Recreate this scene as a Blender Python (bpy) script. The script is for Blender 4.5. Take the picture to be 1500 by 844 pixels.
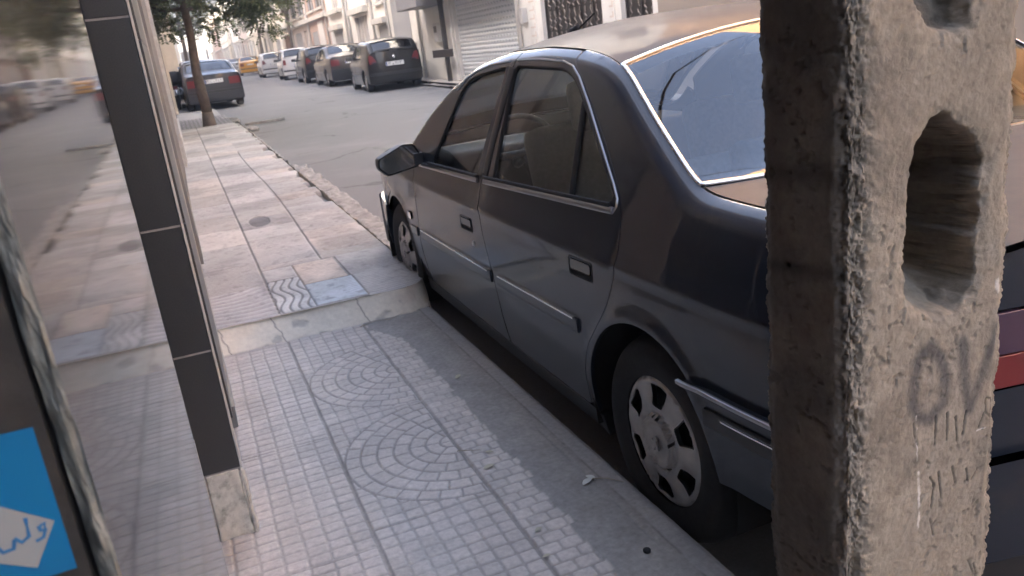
import bpy, bmesh, math, random
import numpy as np
from mathutils import Vector, Matrix
from mathutils.geometry import delaunay_2d_cdt
rad = math.radians
S = bpy.context.scene
COL = S.collection
for o in list(bpy.data.objects): bpy.data.objects.remove(o)

# ------------------------------------------------------------------ camera
cam_d = bpy.data.cameras.new('camera'); cam = bpy.data.objects.new('camera', cam_d); COL.objects.link(cam)
F_PX, YAW, PITCH, ROLL, CAM_H = 1198.66, 0.35015, 0.29858, -0.12584, 1.3038
cy_, sy_, cp_, sp_ = math.cos(YAW), math.sin(YAW), math.cos(PITCH), math.sin(PITCH)
fw = Vector((sy_*cp_, cy_*cp_, -sp_)); rt = Vector((cy_, -sy_, 0)); up = rt.cross(fw)
r2 = math.cos(ROLL)*rt + math.sin(ROLL)*up; u2 = -math.sin(ROLL)*rt + math.cos(ROLL)*up
M = Matrix(((r2.x, u2.x, -fw.x, 0), (r2.y, u2.y, -fw.y, 0), (r2.z, u2.z, -fw.z, CAM_H), (0, 0, 0, 1)))
cam.matrix_world = M
cam_d.sensor_width = 36; cam_d.lens = F_PX/1500*36; cam_d.clip_start = 0.02; cam_d.clip_end = 2000
cam_d.dof.use_dof = True; cam_d.dof.focus_distance = 1.25; cam_d.dof.aperture_fstop = 14
S.camera = cam
# ------------------------------------------------------------------ world, sun, exposure
SUN_EL, SUN_AZ = 29.0, 262.0            # azimuth measured clockwise from +Y: the sun stands behind the houses on the left
world = bpy.data.worlds.new('World'); S.world = world; world.use_nodes = True
wn = world.node_tree; bg = wn.nodes['Background']
sky = wn.nodes.new('ShaderNodeTexSky'); sky.sky_type = 'NISHITA'; sky.sun_disc = False
sky.sun_elevation = rad(SUN_EL); sky.sun_rotation = rad(SUN_AZ); sky.dust_density = 8.0; sky.air_density = 0.6; sky.ozone_density = 0.25
wn.links.new(sky.outputs[0], bg.inputs[0]); bg.inputs[1].default_value = 0.15
sun_d = bpy.data.lights.new('sun', 'SUN'); sun = bpy.data.objects.new('sun', sun_d); COL.objects.link(sun)
sun_d.energy = 2.0; sun_d.angle = rad(0.5); sun_d.color = (1, .97, .93)
sd = Vector((math.sin(rad(SUN_AZ))*math.cos(rad(SUN_EL)), math.cos(rad(SUN_AZ))*math.cos(rad(SUN_EL)), math.sin(rad(SUN_EL))))
sun.rotation_euler = sd.to_track_quat('Z', 'Y').to_euler()
S.view_settings.view_transform = 'Standard'; S.view_settings.look = 'None'
S.view_settings.exposure = 3.55; S.view_settings.gamma = 1.0
S.render.engine = 'CYCLES'

# ------------------------------------------------------------------ helpers
def tag(o, label=None, cat=None, group=None, kind=None):
    if label: o['label'] = label
    if cat: o['category'] = cat
    if group: o['group'] = group
    if kind: o['kind'] = kind
    return o
def empty(name, loc=(0, 0, 0), rz=0):
    o = bpy.data.objects.new(name, None); COL.objects.link(o); o.location = loc; o.rotation_euler = (0, 0, rz); o.empty_display_size = .1
    return o
def link(name, me, mat=None, parent=None, loc=None, rot=None):
    o = bpy.data.objects.new(name, me); COL.objects.link(o)
    if mat: me.materials.append(mat)
    if parent: o.parent = parent
    if loc is not None: o.location = loc
    if rot is not None: o.rotation_euler = rot
    return o
def mesh(name, V, Fc, smooth=False):
    me = bpy.data.meshes.new(name); me.from_pydata([tuple(v) for v in V], [], [tuple(f) for f in Fc]); 
    if smooth: me.shade_smooth()
    return me
def grid_mesh(name, X, Y, Z, smooth=True, colors=None):
    n, m = X.shape; V = np.stack([X, Y, Z], -1).reshape(-1, 3).astype(np.float32)
    i = np.arange(n*m).reshape(n, m)
    q = np.stack([i[:-1, :-1], i[:-1, 1:], i[1:, 1:], i[1:, :-1]], -1).reshape(-1, 4).astype(np.int32)
    return raw_mesh(name, V, q, smooth, None if colors is None else colors.reshape(-1, colors.shape[-1]))
def raw_mesh(name, V, q, smooth=True, colors=None):
    me = bpy.data.meshes.new(name); k = q.shape[1]
    me.vertices.add(len(V)); me.vertices.foreach_set('co', np.ascontiguousarray(V, np.float32).ravel())
    me.loops.add(q.size); me.loops.foreach_set('vertex_index', np.ascontiguousarray(q, np.int32).ravel())
    me.polygons.add(len(q)); me.polygons.foreach_set('loop_start', np.arange(0, q.size, k, dtype=np.int32))
    me.polygons.foreach_set('use_smooth', np.full(len(q), smooth))
    me.update(calc_edges=True)
    if colors is not None:
        a = me.color_attributes.new('Col', 'FLOAT_COLOR', 'POINT')
        c = np.ones((len(V), 4), np.float32); c[:, :colors.shape[1]] = colors; a.data.foreach_set('color', c.ravel())
    me.validate(); return me
class MB:
    "collects boxes, prisms and tubes that belong to ONE part"
    def __init__(s): s.V = []; s.F = []
    def box(s, x0, x1, y0, y1, z0, z1):
        b = len(s.V); s.V += [(x0,y0,z0),(x1,y0,z0),(x1,y1,z0),(x0,y1,z0),(x0,y0,z1),(x1,y0,z1),(x1,y1,z1),(x0,y1,z1)]
        s.F += [tuple(b+i for i in f) for f in ((3,2,1,0),(4,5,6,7),(0,1,5,4),(1,2,6,5),(2,3,7,6),(3,0,4,7))]; return s
    def tube(s, pts, r, n=8, r1=None):
        P = [Vector(p) for p in pts]; k = len(P); b = len(s.V); up_ = Vector((0, 0, 1))
        for i, p in enumerate(P):
            t = (P[min(i+1, k-1)]-P[max(i-1, 0)]).normalized(); a = t.cross(up_)
            if a.length < .1: a = t.cross(Vector((1, 0, 0)))
            a.normalize(); c = t.cross(a); rr = r if r1 is None else r+(r1-r)*i/(k-1)
            for j in range(n): s.V.append(tuple(p+rr*(math.cos(2*math.pi*j/n)*a+math.sin(2*math.pi*j/n)*c)))
        for i in range(k-1):
            for j in range(n): s.F.append((b+i*n+j, b+i*n+(j+1) % n, b+(i+1)*n+(j+1) % n, b+(i+1)*n+j))
        s.F.append(tuple(b+j for j in range(n))[::-1]); s.F.append(tuple(b+(k-1)*n+j for j in range(n))); return s
    def build(s, name, mat, parent=None, smooth=False, bevel=0, loc=None, rot=None):
        me = mesh(name, s.V, s.F, smooth); o = link(name, me, mat, parent, loc, rot)
        if bevel:
            m = o.modifiers.new('bevel', 'BEVEL'); m.width = bevel; m.segments = 2; m.limit_method = 'ANGLE'; m.angle_limit = rad(40)
            bm = bmesh.new(); bm.from_mesh(me); bmesh.ops.bevel(bm, geom=[e for e in bm.edges if len(e.link_faces) == 2 and e.calc_face_angle(0) > .7], offset=bevel, segments=2, profile=.6, affect='EDGES')
            bm.to_mesh(me); bm.free(); o.modifiers.remove(m)
        return o
_lat = {}
def vnoise(x, y, seed):
    if seed not in _lat: _lat[seed] = np.random.RandomState(seed).rand(256, 256).astype(np.float32)
    L = _lat[seed]; xi = np.floor(x).astype(int); yi = np.floor(y).astype(int); fx = x-xi; fy = y-yi
    fx = fx*fx*(3-2*fx); fy = fy*fy*(3-2*fy); a = xi & 255; b = yi & 255; a1 = (a+1) & 255; b1 = (b+1) & 255
    return (L[a, b]*(1-fx)+L[a1, b]*fx)*(1-fy)+(L[a, b1]*(1-fx)+L[a1, b1]*fx)*fy
def fbm(x, y, sc, octs=4, seed=1, gain=.5):
    s = 0; a = 1; t = 0
    for i in range(octs):
        s = s+a*vnoise(x*sc+17.3*i, y*sc+9.1*i, seed+i); t += a; a *= gain; sc *= 2.03
    return s/t
def sm(a, b, x): t = np.clip((x-a)/(b-a), 0, 1); return t*t*(3-2*t)
def hsh(i, j, s=0): 
    v = np.sin(i*127.1+j*311.7+s*74.7)*43758.5453; return v-np.floor(v)
def pip(px, py, poly):
    inside = np.zeros(px.shape, bool); n = len(poly)
    for i in range(n):
        x0, y0 = poly[i]; x1, y1 = poly[(i+1) % n]
        if y0 == y1: continue
        c = ((y0 > py) != (y1 > py)) & (px < (x1-x0)*(py-y0)/(y1-y0)+x0); inside ^= c
    return inside
def sdist(px, py, pl):
    d = np.full(px.shape, 1e9)
    for (x0, y0), (x1, y1) in zip(pl[:-1], pl[1:]):
        dx, dy = x1-x0, y1-y0; t = np.clip(((px-x0)*dx+(py-y0)*dy)/(dx*dx+dy*dy+1e-12), 0, 1)
        d = np.minimum(d, np.hypot(px-x0-t*dx, py-y0-t*dy))
    return d
def terr(y): 
    y = np.asarray(y, float); return -.1+.016*np.clip(y-5, 0, 35)+.009*np.clip(y-40, 0, 400)
T = lambda y: float(terr(y))

# ------------------------------------------------------------------ materials
def P(name, col=(.5, .5, .5), rough=.6, metal=0, spec=.5, ior=1.5, coat=0, coat_r=.05, emis=None, noise=None, bump=None, attr=False, trans=0, alpha=1, dirt=None):
    m = bpy.data.materials.new(name); m.use_nodes = True; nt = m.node_tree; b = nt.nodes['Principled BSDF']
    b.inputs['Base Color'].default_value = (*col, 1); b.inputs['Roughness'].default_value = rough; b.inputs['Metallic'].default_value = metal
    b.inputs['IOR'].default_value = ior; b.inputs['Coat Weight'].default_value = coat; b.inputs['Coat Roughness'].default_value = coat_r
    b.inputs['Specular IOR Level'].default_value = spec
    tc = nt.nodes.new('ShaderNodeTexCoord'); out = None
    if attr:
        a = nt.nodes.new('ShaderNodeVertexColor'); a.layer_name = 'Col'; out = a.outputs[0]
    if noise:                      # (scale, amount, detail)
        nz = nt.nodes.new('ShaderNodeTexNoise'); nz.inputs['Scale'].default_value = noise[0]; nz.inputs['Detail'].default_value = noise[2] if len(noise) > 2 else 6
        nz.inputs['Roughness'].default_value = .62
        nt.links.new(tc.outputs['Object'], nz.inputs['Vector'])
        mr = nt.nodes.new('ShaderNodeMapRange'); mr.inputs[1].default_value = .3; mr.inputs[2].default_value = .7
        mr.inputs[3].default_value = 1-noise[1]; mr.inputs[4].default_value = 1+noise[1]; nt.links.new(nz.outputs[0], mr.inputs[0])
        mx = nt.nodes.new('ShaderNodeVectorMath'); mx.operation = 'SCALE'
        if out: nt.links.new(out, mx.inputs[0])
        else: mx.inputs[0].default_value = col
        nt.links.new(mr.outputs[0], mx.inputs[3]); out = mx.outputs[0]
    if dirt:                       # (scale, threshold, colour)
        nz = nt.nodes.new('ShaderNodeTexNoise'); nz.inputs['Scale'].default_value = dirt[0]; nz.inputs['Detail'].default_value = 8; nz.inputs['Roughness'].default_value = .65
        nt.links.new(tc.outputs['Object'], nz.inputs['Vector'])
        mr = nt.nodes.new('ShaderNodeMapRange'); mr.inputs[1].default_value = dirt[1]; mr.inputs[2].default_value = dirt[1]+.15; nt.links.new(nz.outputs[0], mr.inputs[0])
        mx = nt.nodes.new('ShaderNodeMix'); mx.data_type = 'RGBA'; nt.links.new(mr.outputs[0], mx.inputs[0])
        if out: nt.links.new(out, mx.inputs[6])
        else: mx.inputs[6].default_value = (*col, 1)
        mx.inputs[7].default_value = (*dirt[2], 1); out = mx.outputs[2]
    if out: nt.links.new(out, b.inputs['Base Color'])
    if bump:                       # (scale, strength, distance)
        nz = nt.nodes.new('ShaderNodeTexNoise'); nz.inputs['Scale'].default_value = bump[0]; nz.inputs['Detail'].default_value = 6; nz.inputs['Roughness'].default_value = .65
        nt.links.new(tc.outputs['Object'], nz.inputs['Vector'])
        bp = nt.nodes.new('ShaderNodeBump'); bp.inputs['Strength'].default_value = bump[1]; bp.inputs['Distance'].default_value = bump[2]
        nt.links.new(nz.outputs[0], bp.inputs['Height']); nt.links.new(bp.outputs[0], b.inputs['Normal'])
    if emis: b.inputs['Emission Color'].default_value = (*emis[0], 1); b.inputs['Emission Strength'].default_value = emis[1]
    return m
def glass(name, tint=(.5, .56, .54), refl=1.0, ior=1.52):
    m = bpy.data.materials.new(name); m.use_nodes = True; nt = m.node_tree; nt.nodes.remove(nt.nodes['Principled BSDF']); o = nt.nodes['Material Output']
    t = nt.nodes.new('ShaderNodeBsdfTransparent'); t.inputs[0].default_value = (*tint, 1)
    g = nt.nodes.new('ShaderNodeBsdfGlossy'); g.inputs['Roughness'].default_value = .02; g.inputs[0].default_value = (refl, refl, refl, 1)
    f = nt.nodes.new('ShaderNodeFresnel'); f.inputs[0].default_value = ior; mx = nt.nodes.new('ShaderNodeMixShader')
    nt.links.new(f.outputs[0], mx.inputs[0]); nt.links.new(t.outputs[0], mx.inputs[1]); nt.links.new(g.outputs[0], mx.inputs[2]); nt.links.new(mx.outputs[0], o.inputs[0])
    return m
m_asph = P('asphalt', (.160, .160, .160), .88, noise=(90, .14), bump=(160, .5, .004), dirt=(.45, .5, (.20, .198, .194)))
m_pave = P('stamped_concrete', rough=.75, attr=True, noise=(60, .16), bump=(240, .35, .002))
m_walk = P('stone_slabs', rough=.7, attr=True, noise=(45, .12), bump=(200, .35, .002))
m_kerb = P('kerb_concrete', (.3, .29, .27), .9, noise=(14, .3), bump=(60, .8, .01))
m_plast = P('kerb_plaster', rough=.8, attr=True, noise=(50, .08), bump=(120, .3, .002))
m_pole = P('pole_concrete', rough=.92, attr=True, noise=(90, .14), bump=(420, .7, .0015))
m_blackst = P('black_granite', (.040, .043, .045), .32, spec=.4, noise=(300, .25), bump=(30, .04, .002), dirt=(7, .66, (.055, .054, .052)))
m_mirror = P('polished_black_stone', (.046, .044, .041), .045, ior=1.35, bump=(5, .02, .002), dirt=(3, .50, (.080, .075, .068)))
m_raw = P('raw_stone_edge', (.28, .285, .27), .9, noise=(60, .35), bump=(90, .9, .004))
m_dark = P('dark_recess', (.035, .033, .031), .8, noise=(30, .3), bump=(25, .5, .004))
m_marble = P('white_marble', (.5, .49, .46), .5, noise=(12, .15), dirt=(14, .62, (.22, .21, .19)))
m_grout = P('grout', (.3, .29, .28), .9, noise=(40, .2))
m_paint = P('car_paint_charcoal', (.013, .019, .031), .4, spec=.12, coat=.8, coat_r=.03, noise=(500, .12), dirt=(2.5, .58, (.032, .032, .034)))
m_paintd = P('car_paint_dusty', (.095, .097, .100), .65, spec=.2, coat=.13, coat_r=.10, noise=(14, .10), dirt=(3.5, .5, (.105, .10, .096)))
m_trim = P('black_plastic', (.022, .023, .026), .42, bump=(300, .1, .001))
m_rub = P('black_rubber', (.012, .012, .013), .7)
m_chrome = P('chrome_trim', (.72, .73, .75), .16, metal=1)
m_satin = P('satin_metal', (.36, .38, .41), .3, metal=.9)
m_tyre = P('tyre_rubber', (.022, .022, .023), .85, noise=(40, .3))
m_hub = P('silver_hubcap', (.40, .395, .385), .4, metal=.45, noise=(25, .12), dirt=(9, .58, (.2, .18, .165)))
m_under = P('underbody_black', (.008, .008, .008), .9)
m_liner = P('interior_trim', (.34, .345, .33), .8, noise=(20, .1))
m_seat = P('seat_fabric', (.27, .265, .255), .9, noise=(60, .12))
m_dash = P('dashboard_plastic', (.045, .045, .048), .55)
m_glass = glass('car_side_glass', (.84, .90, .87))
m_rglass = glass('car_rear_glass', (.40, .46, .50), 1.0, 1.85)
m_fglass = glass('far_car_glass', (.18, .21, .22), 1.0, 1.8)
m_tail = P('tail_light_red', (.16, .012, .016), .3, coat=.5)
m_tail2 = P('tail_light_smoked', (.055, .026, .055), .3, coat=.5)
m_white = P('plate_white', (.72, .72, .7), .45)
m_ink = P('plate_ink', (.03, .03, .035), .5)
m_orange = P('indicator_amber', (.5, .2, .05), .2, coat=1)
m_mirglass = P('mirror_glass', (.62, .63, .63), .05, metal=1)
def cracks(m, scale, w, dark):
    nt = m.node_tree; b = nt.nodes['Principled BSDF']; src = b.inputs['Base Color'].links[0].from_socket; tc = nt.nodes.new('ShaderNodeTexCoord'); nz = nt.nodes.new('ShaderNodeTexNoise'); nz.inputs['Scale'].default_value = 1.6; nz.inputs['Detail'].default_value = 6
    ad = nt.nodes.new('ShaderNodeMix'); ad.data_type = 'VECTOR'; ad.inputs[0].default_value = .45; nt.links.new(tc.outputs['Object'], nz.inputs['Vector']); nt.links.new(tc.outputs['Object'], ad.inputs[4]); nt.links.new(nz.outputs['Color'], ad.inputs[5])
    vo = nt.nodes.new('ShaderNodeTexVoronoi'); vo.feature = 'DISTANCE_TO_EDGE'; vo.inputs['Scale'].default_value = scale; nt.links.new(ad.outputs[1], vo.inputs['Vector'])
    mr = nt.nodes.new('ShaderNodeMapRange'); mr.inputs[1].default_value = 0; mr.inputs[2].default_value = w; mr.inputs[3].default_value = dark; mr.inputs[4].default_value = 1; nt.links.new(vo.outputs[0], mr.inputs[0])
    n2 = nt.nodes.new('ShaderNodeTexNoise'); n2.inputs['Scale'].default_value = .5; nt.links.new(tc.outputs['Object'], n2.inputs['Vector']); m2 = nt.nodes.new('ShaderNodeMapRange'); m2.inputs[1].default_value = .48; m2.inputs[2].default_value = .56; nt.links.new(n2.outputs[0], m2.inputs[0])
    mm = nt.nodes.new('ShaderNodeMix'); mm.data_type = 'FLOAT'; nt.links.new(m2.outputs[0], mm.inputs[0]); mm.inputs[2].default_value = 1; nt.links.new(mr.outputs[0], mm.inputs[3])
    sc = nt.nodes.new('ShaderNodeVectorMath'); sc.operation = 'SCALE'; nt.links.new(src, sc.inputs[0]); nt.links.new(mm.outputs[0], sc.inputs[3]); nt.links.new(sc.outputs[0], b.inputs['Base Color'])
cracks(m_asph, .55, .012, .45)
# ------------------------------------------------------------------ the ground
def sheet(name, x0, x1, nx, ys, zoff, mat, amp=0.006, sc=1.2, seed=3):
    X, Y = np.meshgrid(np.linspace(x0, x1, nx), ys, indexing='xy'); Z = terr(Y)+zoff+amp*(fbm(X, Y, sc, 4, seed)-.5)
    o = link(name, grid_mesh(name, X, Y, Z), mat); tag(o, kind='structure'); return o
ys = np.concatenate([np.linspace(-60, 0, 30), np.linspace(0.3, 30, 200), np.linspace(31, 400, 120)])
g_ = sheet('ground', -160, 160, 60, ys, -.05, P('earth', (.2, .18, .16), .95, noise=(.3, .2)))
g_.location.z = -.02
road = sheet('road', .9, 6.75, 120, ys, 0.0, m_asph, .022, .5)
# stamped concrete pavement by the camera: every stamped cell is real relief
def pave_relief():
    xs = np.arange(-.45, 1.0001, .003); yl = np.arange(-.9, 3.995, .0038)
    X, Y = np.meshgrid(xs, yl, indexing='xy'); Z = np.zeros_like(X)
    A, B, J = .2475, .6234, .746
    wob = (fbm(X, Y, 9, 3, 20)-.5)*.006; Xw = X+wob; Yw = Y+(fbm(X, Y, 9, 3, 27)-.5)*.006
    def groove(d, w): return 1-sm(w*.35, w, np.abs(d))
    def cells(u, v, cu, cv, w, off=0):
        j = np.floor(v/cv); uu = u+off*cu*(np.abs(j) % 2); i = np.floor(uu/cu)
        du = np.minimum(uu/cu-i, 1-(uu/cu-i))*cu; dv = np.minimum(v/cv-j, 1-(v/cv-j))*cv
        r = .012; q = np.hypot(np.maximum(r-du, 0), np.maximum(r-dv, 0)); d = np.where((du < r) & (dv < r), r-q, np.minimum(du, dv))
        return 1-sm(w*.3, w, d), hsh(i, j)
    gl, hl = cells(Xw-A, Yw, .0628, .047, .006)
    gm, hm = cells(Xw-A, Yw-.1, .0537, .0525, .0055)
    gs, hs_ = cells(Xw-B, Yw, .0613, .048, .0055, .5)
    G = np.where(X < A, gl, np.where(X < B, gm, gs)); H = np.where(X < A, hl, np.where(X < B, hm, hs_))
    # fans: half rings centred on joint B
    k = np.floor((Yw-.54)/.78); yc = .54+.39+.78*k; fan = (k >= 2) & (k <= 3) & (X < B)
    rr = np.hypot(Xw-B, Yw-yc); th = np.arctan2(Yw-yc, B-Xw); 
    edges = np.array([.0, .045, .095, .152, .208, .264, .320, .372]); 
    ring = np.digitize(rr, edges)-1; inr = rr < .372
    lo = edges[np.clip(ring, 0, 7)]; hi = np.append(edges, .5)[np.clip(ring+1, 0, 8)]
    dr = np.minimum(rr-lo, hi-rr); nseg = np.maximum(2, np.round(math.pi*(lo+hi)/2/.068)); wseg = math.pi/nseg
    t = (th+math.pi/2+ring*.3*wseg)/wseg; ti = np.floor(t); dt = np.minimum(t-ti, 1-(t-ti))*wseg*rr
    gf = np.maximum(1-sm(.002, .0062, dr), 1-sm(.0015, .005, dt)); gf = np.maximum(gf, groove(rr-.374, .005))
    G = np.where(fan & (rr < .376), gf, G); H = np.where(fan & inr, hsh(ring*3.1+k, ti), H)
    big = np.maximum(groove(Xw-A, .009), groove(Xw-B, .009)); big = np.maximum(big, groove(Yw-(.54+.78*np.round((Yw-.54)/.78)), .004)*(X < B)*(X > A))
    ymod = (Yw-.02*(A-X)-.45)/.78; big = np.maximum(big, groove((ymod-np.round(ymod))*.78, .0035)*(X < A))
    # asphalt/cement strip with a ragged edge over the outer cells
    edge = J+.022*(hsh(np.floor(Yw/.048), 3)-.3)+.01*(fbm(X, Y, 25, 3, 5)-.5)
    edge = edge-.12*sm(3.55, 3.9, Y)
    strip = sm(-.004, .006, X-edge); wear = fbm(X, Y, 3.5, 4, 8)
    G = np.maximum(G, big)*(1-strip)
    fade = .55+.45*sm(.3, .6, wear); G = G*np.where(fan & (rr < .385), 1.0+.4*fade, fade)
    Z -= .0030*G+.003*np.clip(big, 0, 1)*(1-strip)
    Z += strip*(.0015+.003*(fbm(X, Y, 30, 4, 31)-.5)); Z -= .0035*np.exp(-((X-.905+.01*(fbm(X, Y, 5, 3, 33)-.5))/.006)**2)*sm(.42, .6, fbm(X, Y, 2.2, 3, 36))*strip
    kerbline = sm(.93, .935, X-.012*(fbm(X, Y, 6, 3, 41)-.5)); Z -= .003*kerbline*0
    Z += .0016*(fbm(X, Y, 18, 4, 11)-.5)+.006*(fbm(X, Y, 1.5, 2, 12)-.5)*(X < .9)
    Z += (H-.5)*.0012*(1-strip)*(1-G)
    # outer edge rounds off, then drops to the gutter
    Z -= .012*sm(.975, 1.0, X)**2
    # pigment
    n1 = fbm(X, Y, 2.6, 4, 51); n2 = fbm(X, Y, 14, 4, 52); n3 = fbm(X, Y, 40, 3, 57)
    base = np.array([.475, .445, .405]); C = np.ones(X.shape+(3,))*base
    pink = .55*sm(.45, .7, n1)[..., None]; C = C*(1-pink*.4)+np.array([.48, .435, .405])*pink*.55
    C *= (1+.16*(H-.5)*(1-strip))[..., None]
    C *= (.9+.24*(n2-.5)+.12*(n3-.5)+.1)[..., None]
    C *= (1-.27*np.clip(G, 0, 1.6)*(.35+1.2*n1))[..., None]
    sc_ = np.array([.27, .262, .245])*(1+.35*(n2[..., None]-.5)+.3*(fbm(X, Y, 70, 3, 59)[..., None]-.5)); C = C*(1-strip[..., None])+sc_*strip[..., None]
    C *= (1-.22*np.clip(big, 0, 1)*(1-strip))[..., None]
    kl = (kerbline*.7)[..., None]; C = C*(1-kl)+np.array([.33, .325, .32])*kl; sl_ = (np.exp(-((X-.93)/.004)**2)*sm(.3, .6, n2))[..., None]; C *= 1-.35*sl_
    st = sm(.56, .68, fbm(X, Y, 3.4, 5, 66))[..., None]; C = C*(1-.09*st)
    return X, Y, Z, C
X, Y, Z, C = pave_relief()
pv = link('pavement', grid_mesh('pavement', X, Y, Z, True, C), m_pave); tag(pv, kind='structure')
b = MB(); b.box(-.45, .997, -.9, 3.99, -.17, -.03)
b.box(-.45, .997, -14, -.9, -.17, -.002)
e = b.build('pavement_edge', P('edge_cement', (.2, .2, .205), .9, noise=(20, .25), bump=(60, .6, .006))); tag(e, kind='structure')
# raised stone sidewalk beyond the step
def walk_relief():
    xs = np.arange(-.40, 1.0551, .005); yl = np.concatenate([np.arange(4.075, 7, .005), np.arange(7, 11, .009), np.arange(11, 17.35, .018)])
    X, Y = np.meshgrid(xs, yl, indexing='xy'); A, B = .2475, .64
    corner = .0+.12*np.clip((4.30-Y)/.25, 0, 1)**2   # right end of the step is rounded
    base = terr(Y)+.21; Z = base.copy()
    Xw = X+.004*(fbm(X, Y, 6, 3, 2)-.5); Yw = Y+.01*(fbm(X, Y, 5, 3, 4)-.5)
    def gr(d, w): return 1-sm(w*.3, w, np.abs(d))
    col = np.where(X < A, 0, np.where(X < B, 1, 2))
    rowh = np.where(col == 0, .62, np.where(col == 1, .41, .36)); row = np.floor((Yw-4.1+col*.13)/rowh); fr = (Yw-4.1+col*.13)/rowh-row
    drow = np.minimum(fr, 1-fr)*rowh
    G = np.maximum(gr(Xw-A, .010)*sm(4.1, 4.12, Y), gr(Xw-B-.02*np.sin(Y), .009)*sm(5.05, 5.15, Y)*(Y < 12)); 
    Gt = gr(drow, .005)*.9
    # ribbed stone: wavering ridges running across the walk
    ph = fbm(X*1.4, Y*1.0, 2.2, 3, 71)*7; rib = np.sin((Y+.016*np.sin(X*11+row*2)+.02*(fbm(X, Y, 3.5, 3, 6)-.5))*2*math.pi/.034)
    kind = hsh(row, col*5.0+1); ribm = (kind < .62)*sm(.008, .02, drow); Z += ribm*.0034*rib*(.4+.6*fbm(X, Y, 5, 3, 9))
    big = (X < A)*(Y < 4.72)*(Y > 4.08); wl = np.sin((Y-4.1+.05*np.sin((X+.05)*9+Y*3)*(.6+Y-4.1))*2*math.pi/.072)
    Z = np.where(big, base+.0035*wl, Z); Gt = np.where(big, 0, Gt)
    # single tiles next to the step
    def rect(x0, x1, y0, y1): return (X > x0) & (X < x1) & (Y > y0) & (Y < y1)
    wt = rect(.255, .432, 4.10, 4.78); wv = np.abs(np.sin((X+.022*np.sin((Y-4.1)*2*math.pi/.42+.6))*math.pi/.047)); vein = 1-sm(.25, .62, wv)
    bl = rect(.44, .705, 4.11, 4.56); pe = rect(.44, .69, 4.565, 5.08); gt_ = rect(.255, .435, 4.785, 5.08); sl = (X > .71)*(Y < 5.1) > 0
    flat = bl | pe | gt_ | sl; Z = np.where(flat, base+.0012*(fbm(X, Y, 20, 3, 77)-.5), Z); Gt = np.where(flat | wt, 0, Gt)
    Z = np.where(wt, base-.004*vein, Z)
    for r in ((.25, .437, 4.10, 4.783), (.437, .708, 4.10, 4.562), (.437, .70, 4.562, 5.085), (.25, .437, 4.783, 5.085)):
        dd = np.maximum(np.maximum(r[0]-X, X-r[1]), np.maximum(r[2]-Y, Y-r[3])); Gt = np.maximum(Gt, gr(dd, .005)*(np.abs(dd) < .01))
    G = np.maximum(G*(Y > 4.1), Gt); Z -= .005*G
    Z += .004*(fbm(X, Y, 2, 3, 13)-.5)+.001*(fbm(X, Y, 25, 3, 14)-.5)
    hole = np.hypot((X-.40)/.085, (Y-6.7)/.24)+.15*(fbm(X, Y, 12, 3, 15)-.5); hm = 1-sm(.9, 1.0, hole); Z -= .006*hm
    # broken outer edge
    chip = sm(.0, .02, X-(1.035-.05*sm(.45, .75, fbm(X*.2, Y, 2.4, 4, 16))-.06*((Y > 7)*(fbm(X*0, Y, 3.1, 3, 18) > .55)))-corner*0); Z -= .05*chip
    Z -= .02*sm(1.045, 1.055, X)
    n1 = fbm(X, Y, 1.1, 3, 81); n2 = fbm(X, Y, 7, 4, 82); hc = hsh(row*1.7, col+2.0); hd = hsh(row, col+11.0)
    C = np.ones(X.shape+(3,))*np.array([.41, .402, .38]); pk = (sm(.45, .95, hc)*.8)[..., None]; C = C*(1-pk)+np.array([.46, .42, .365])*pk
    C *= (.74+.44*hd)[..., None]
    def setc(mk, c): C[mk] = np.array(c)
    setc(wt, (.55, .56, .55)); C[wt] *= (1-.62*vein[wt])[..., None]
    setc(bl, (.49, .54, .58)); setc(pe, (.60, .50, .41)); setc(gt_, (.47, .455, .43)); setc(sl, (.42, .405, .385)); setc(big > 0, (.42, .41, .40))
    pit = (sm(.62, .72, fbm(X, Y, 16, 4, 91))*bl*.35)[..., None]; C *= 1-pit
    C *= (.86+.28*(n1-.5)+.3*(n2-.5)+.12)[..., None]; C *= (1-.62*G)[..., None]
    C *= (1+.16*rib*ribm)[..., None]; C *= np.where(big > 0, 1+.16*np.clip(wl, -1, .5), 1)[..., None]
    C = C*(1-hm[..., None]*.85)+np.array([.13, .13, .13])*hm[..., None]*.85
    C = C*(1-.35*chip[..., None])
    sm_ = sm(.52, .66, fbm(X, Y, 2.4, 5, 97))[..., None]; C *= 1-.22*sm_; C *= (1-.20*sm(.60, .72, fbm(X, Y, 22, 4, 98)))[..., None]
    return X, Y, Z, C
X, Y, Z, C = walk_relief()
me = grid_mesh('sidewalk', X, Y, Z, True, C)
sw = link('sidewalk', me, m_walk); tag(sw, kind='structure')
bm = bmesh.new(); bm.from_mesh(me)
kill = [v for v in bm.verts if v.co.x > .90 and v.co.y < 4.33 and math.hypot(v.co.x-.90, (v.co.y-4.33)*.62) > .155]
bmesh.ops.delete(bm, geom=kill, context='VERTS'); bm.to_mesh(me); bm.free()
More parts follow.
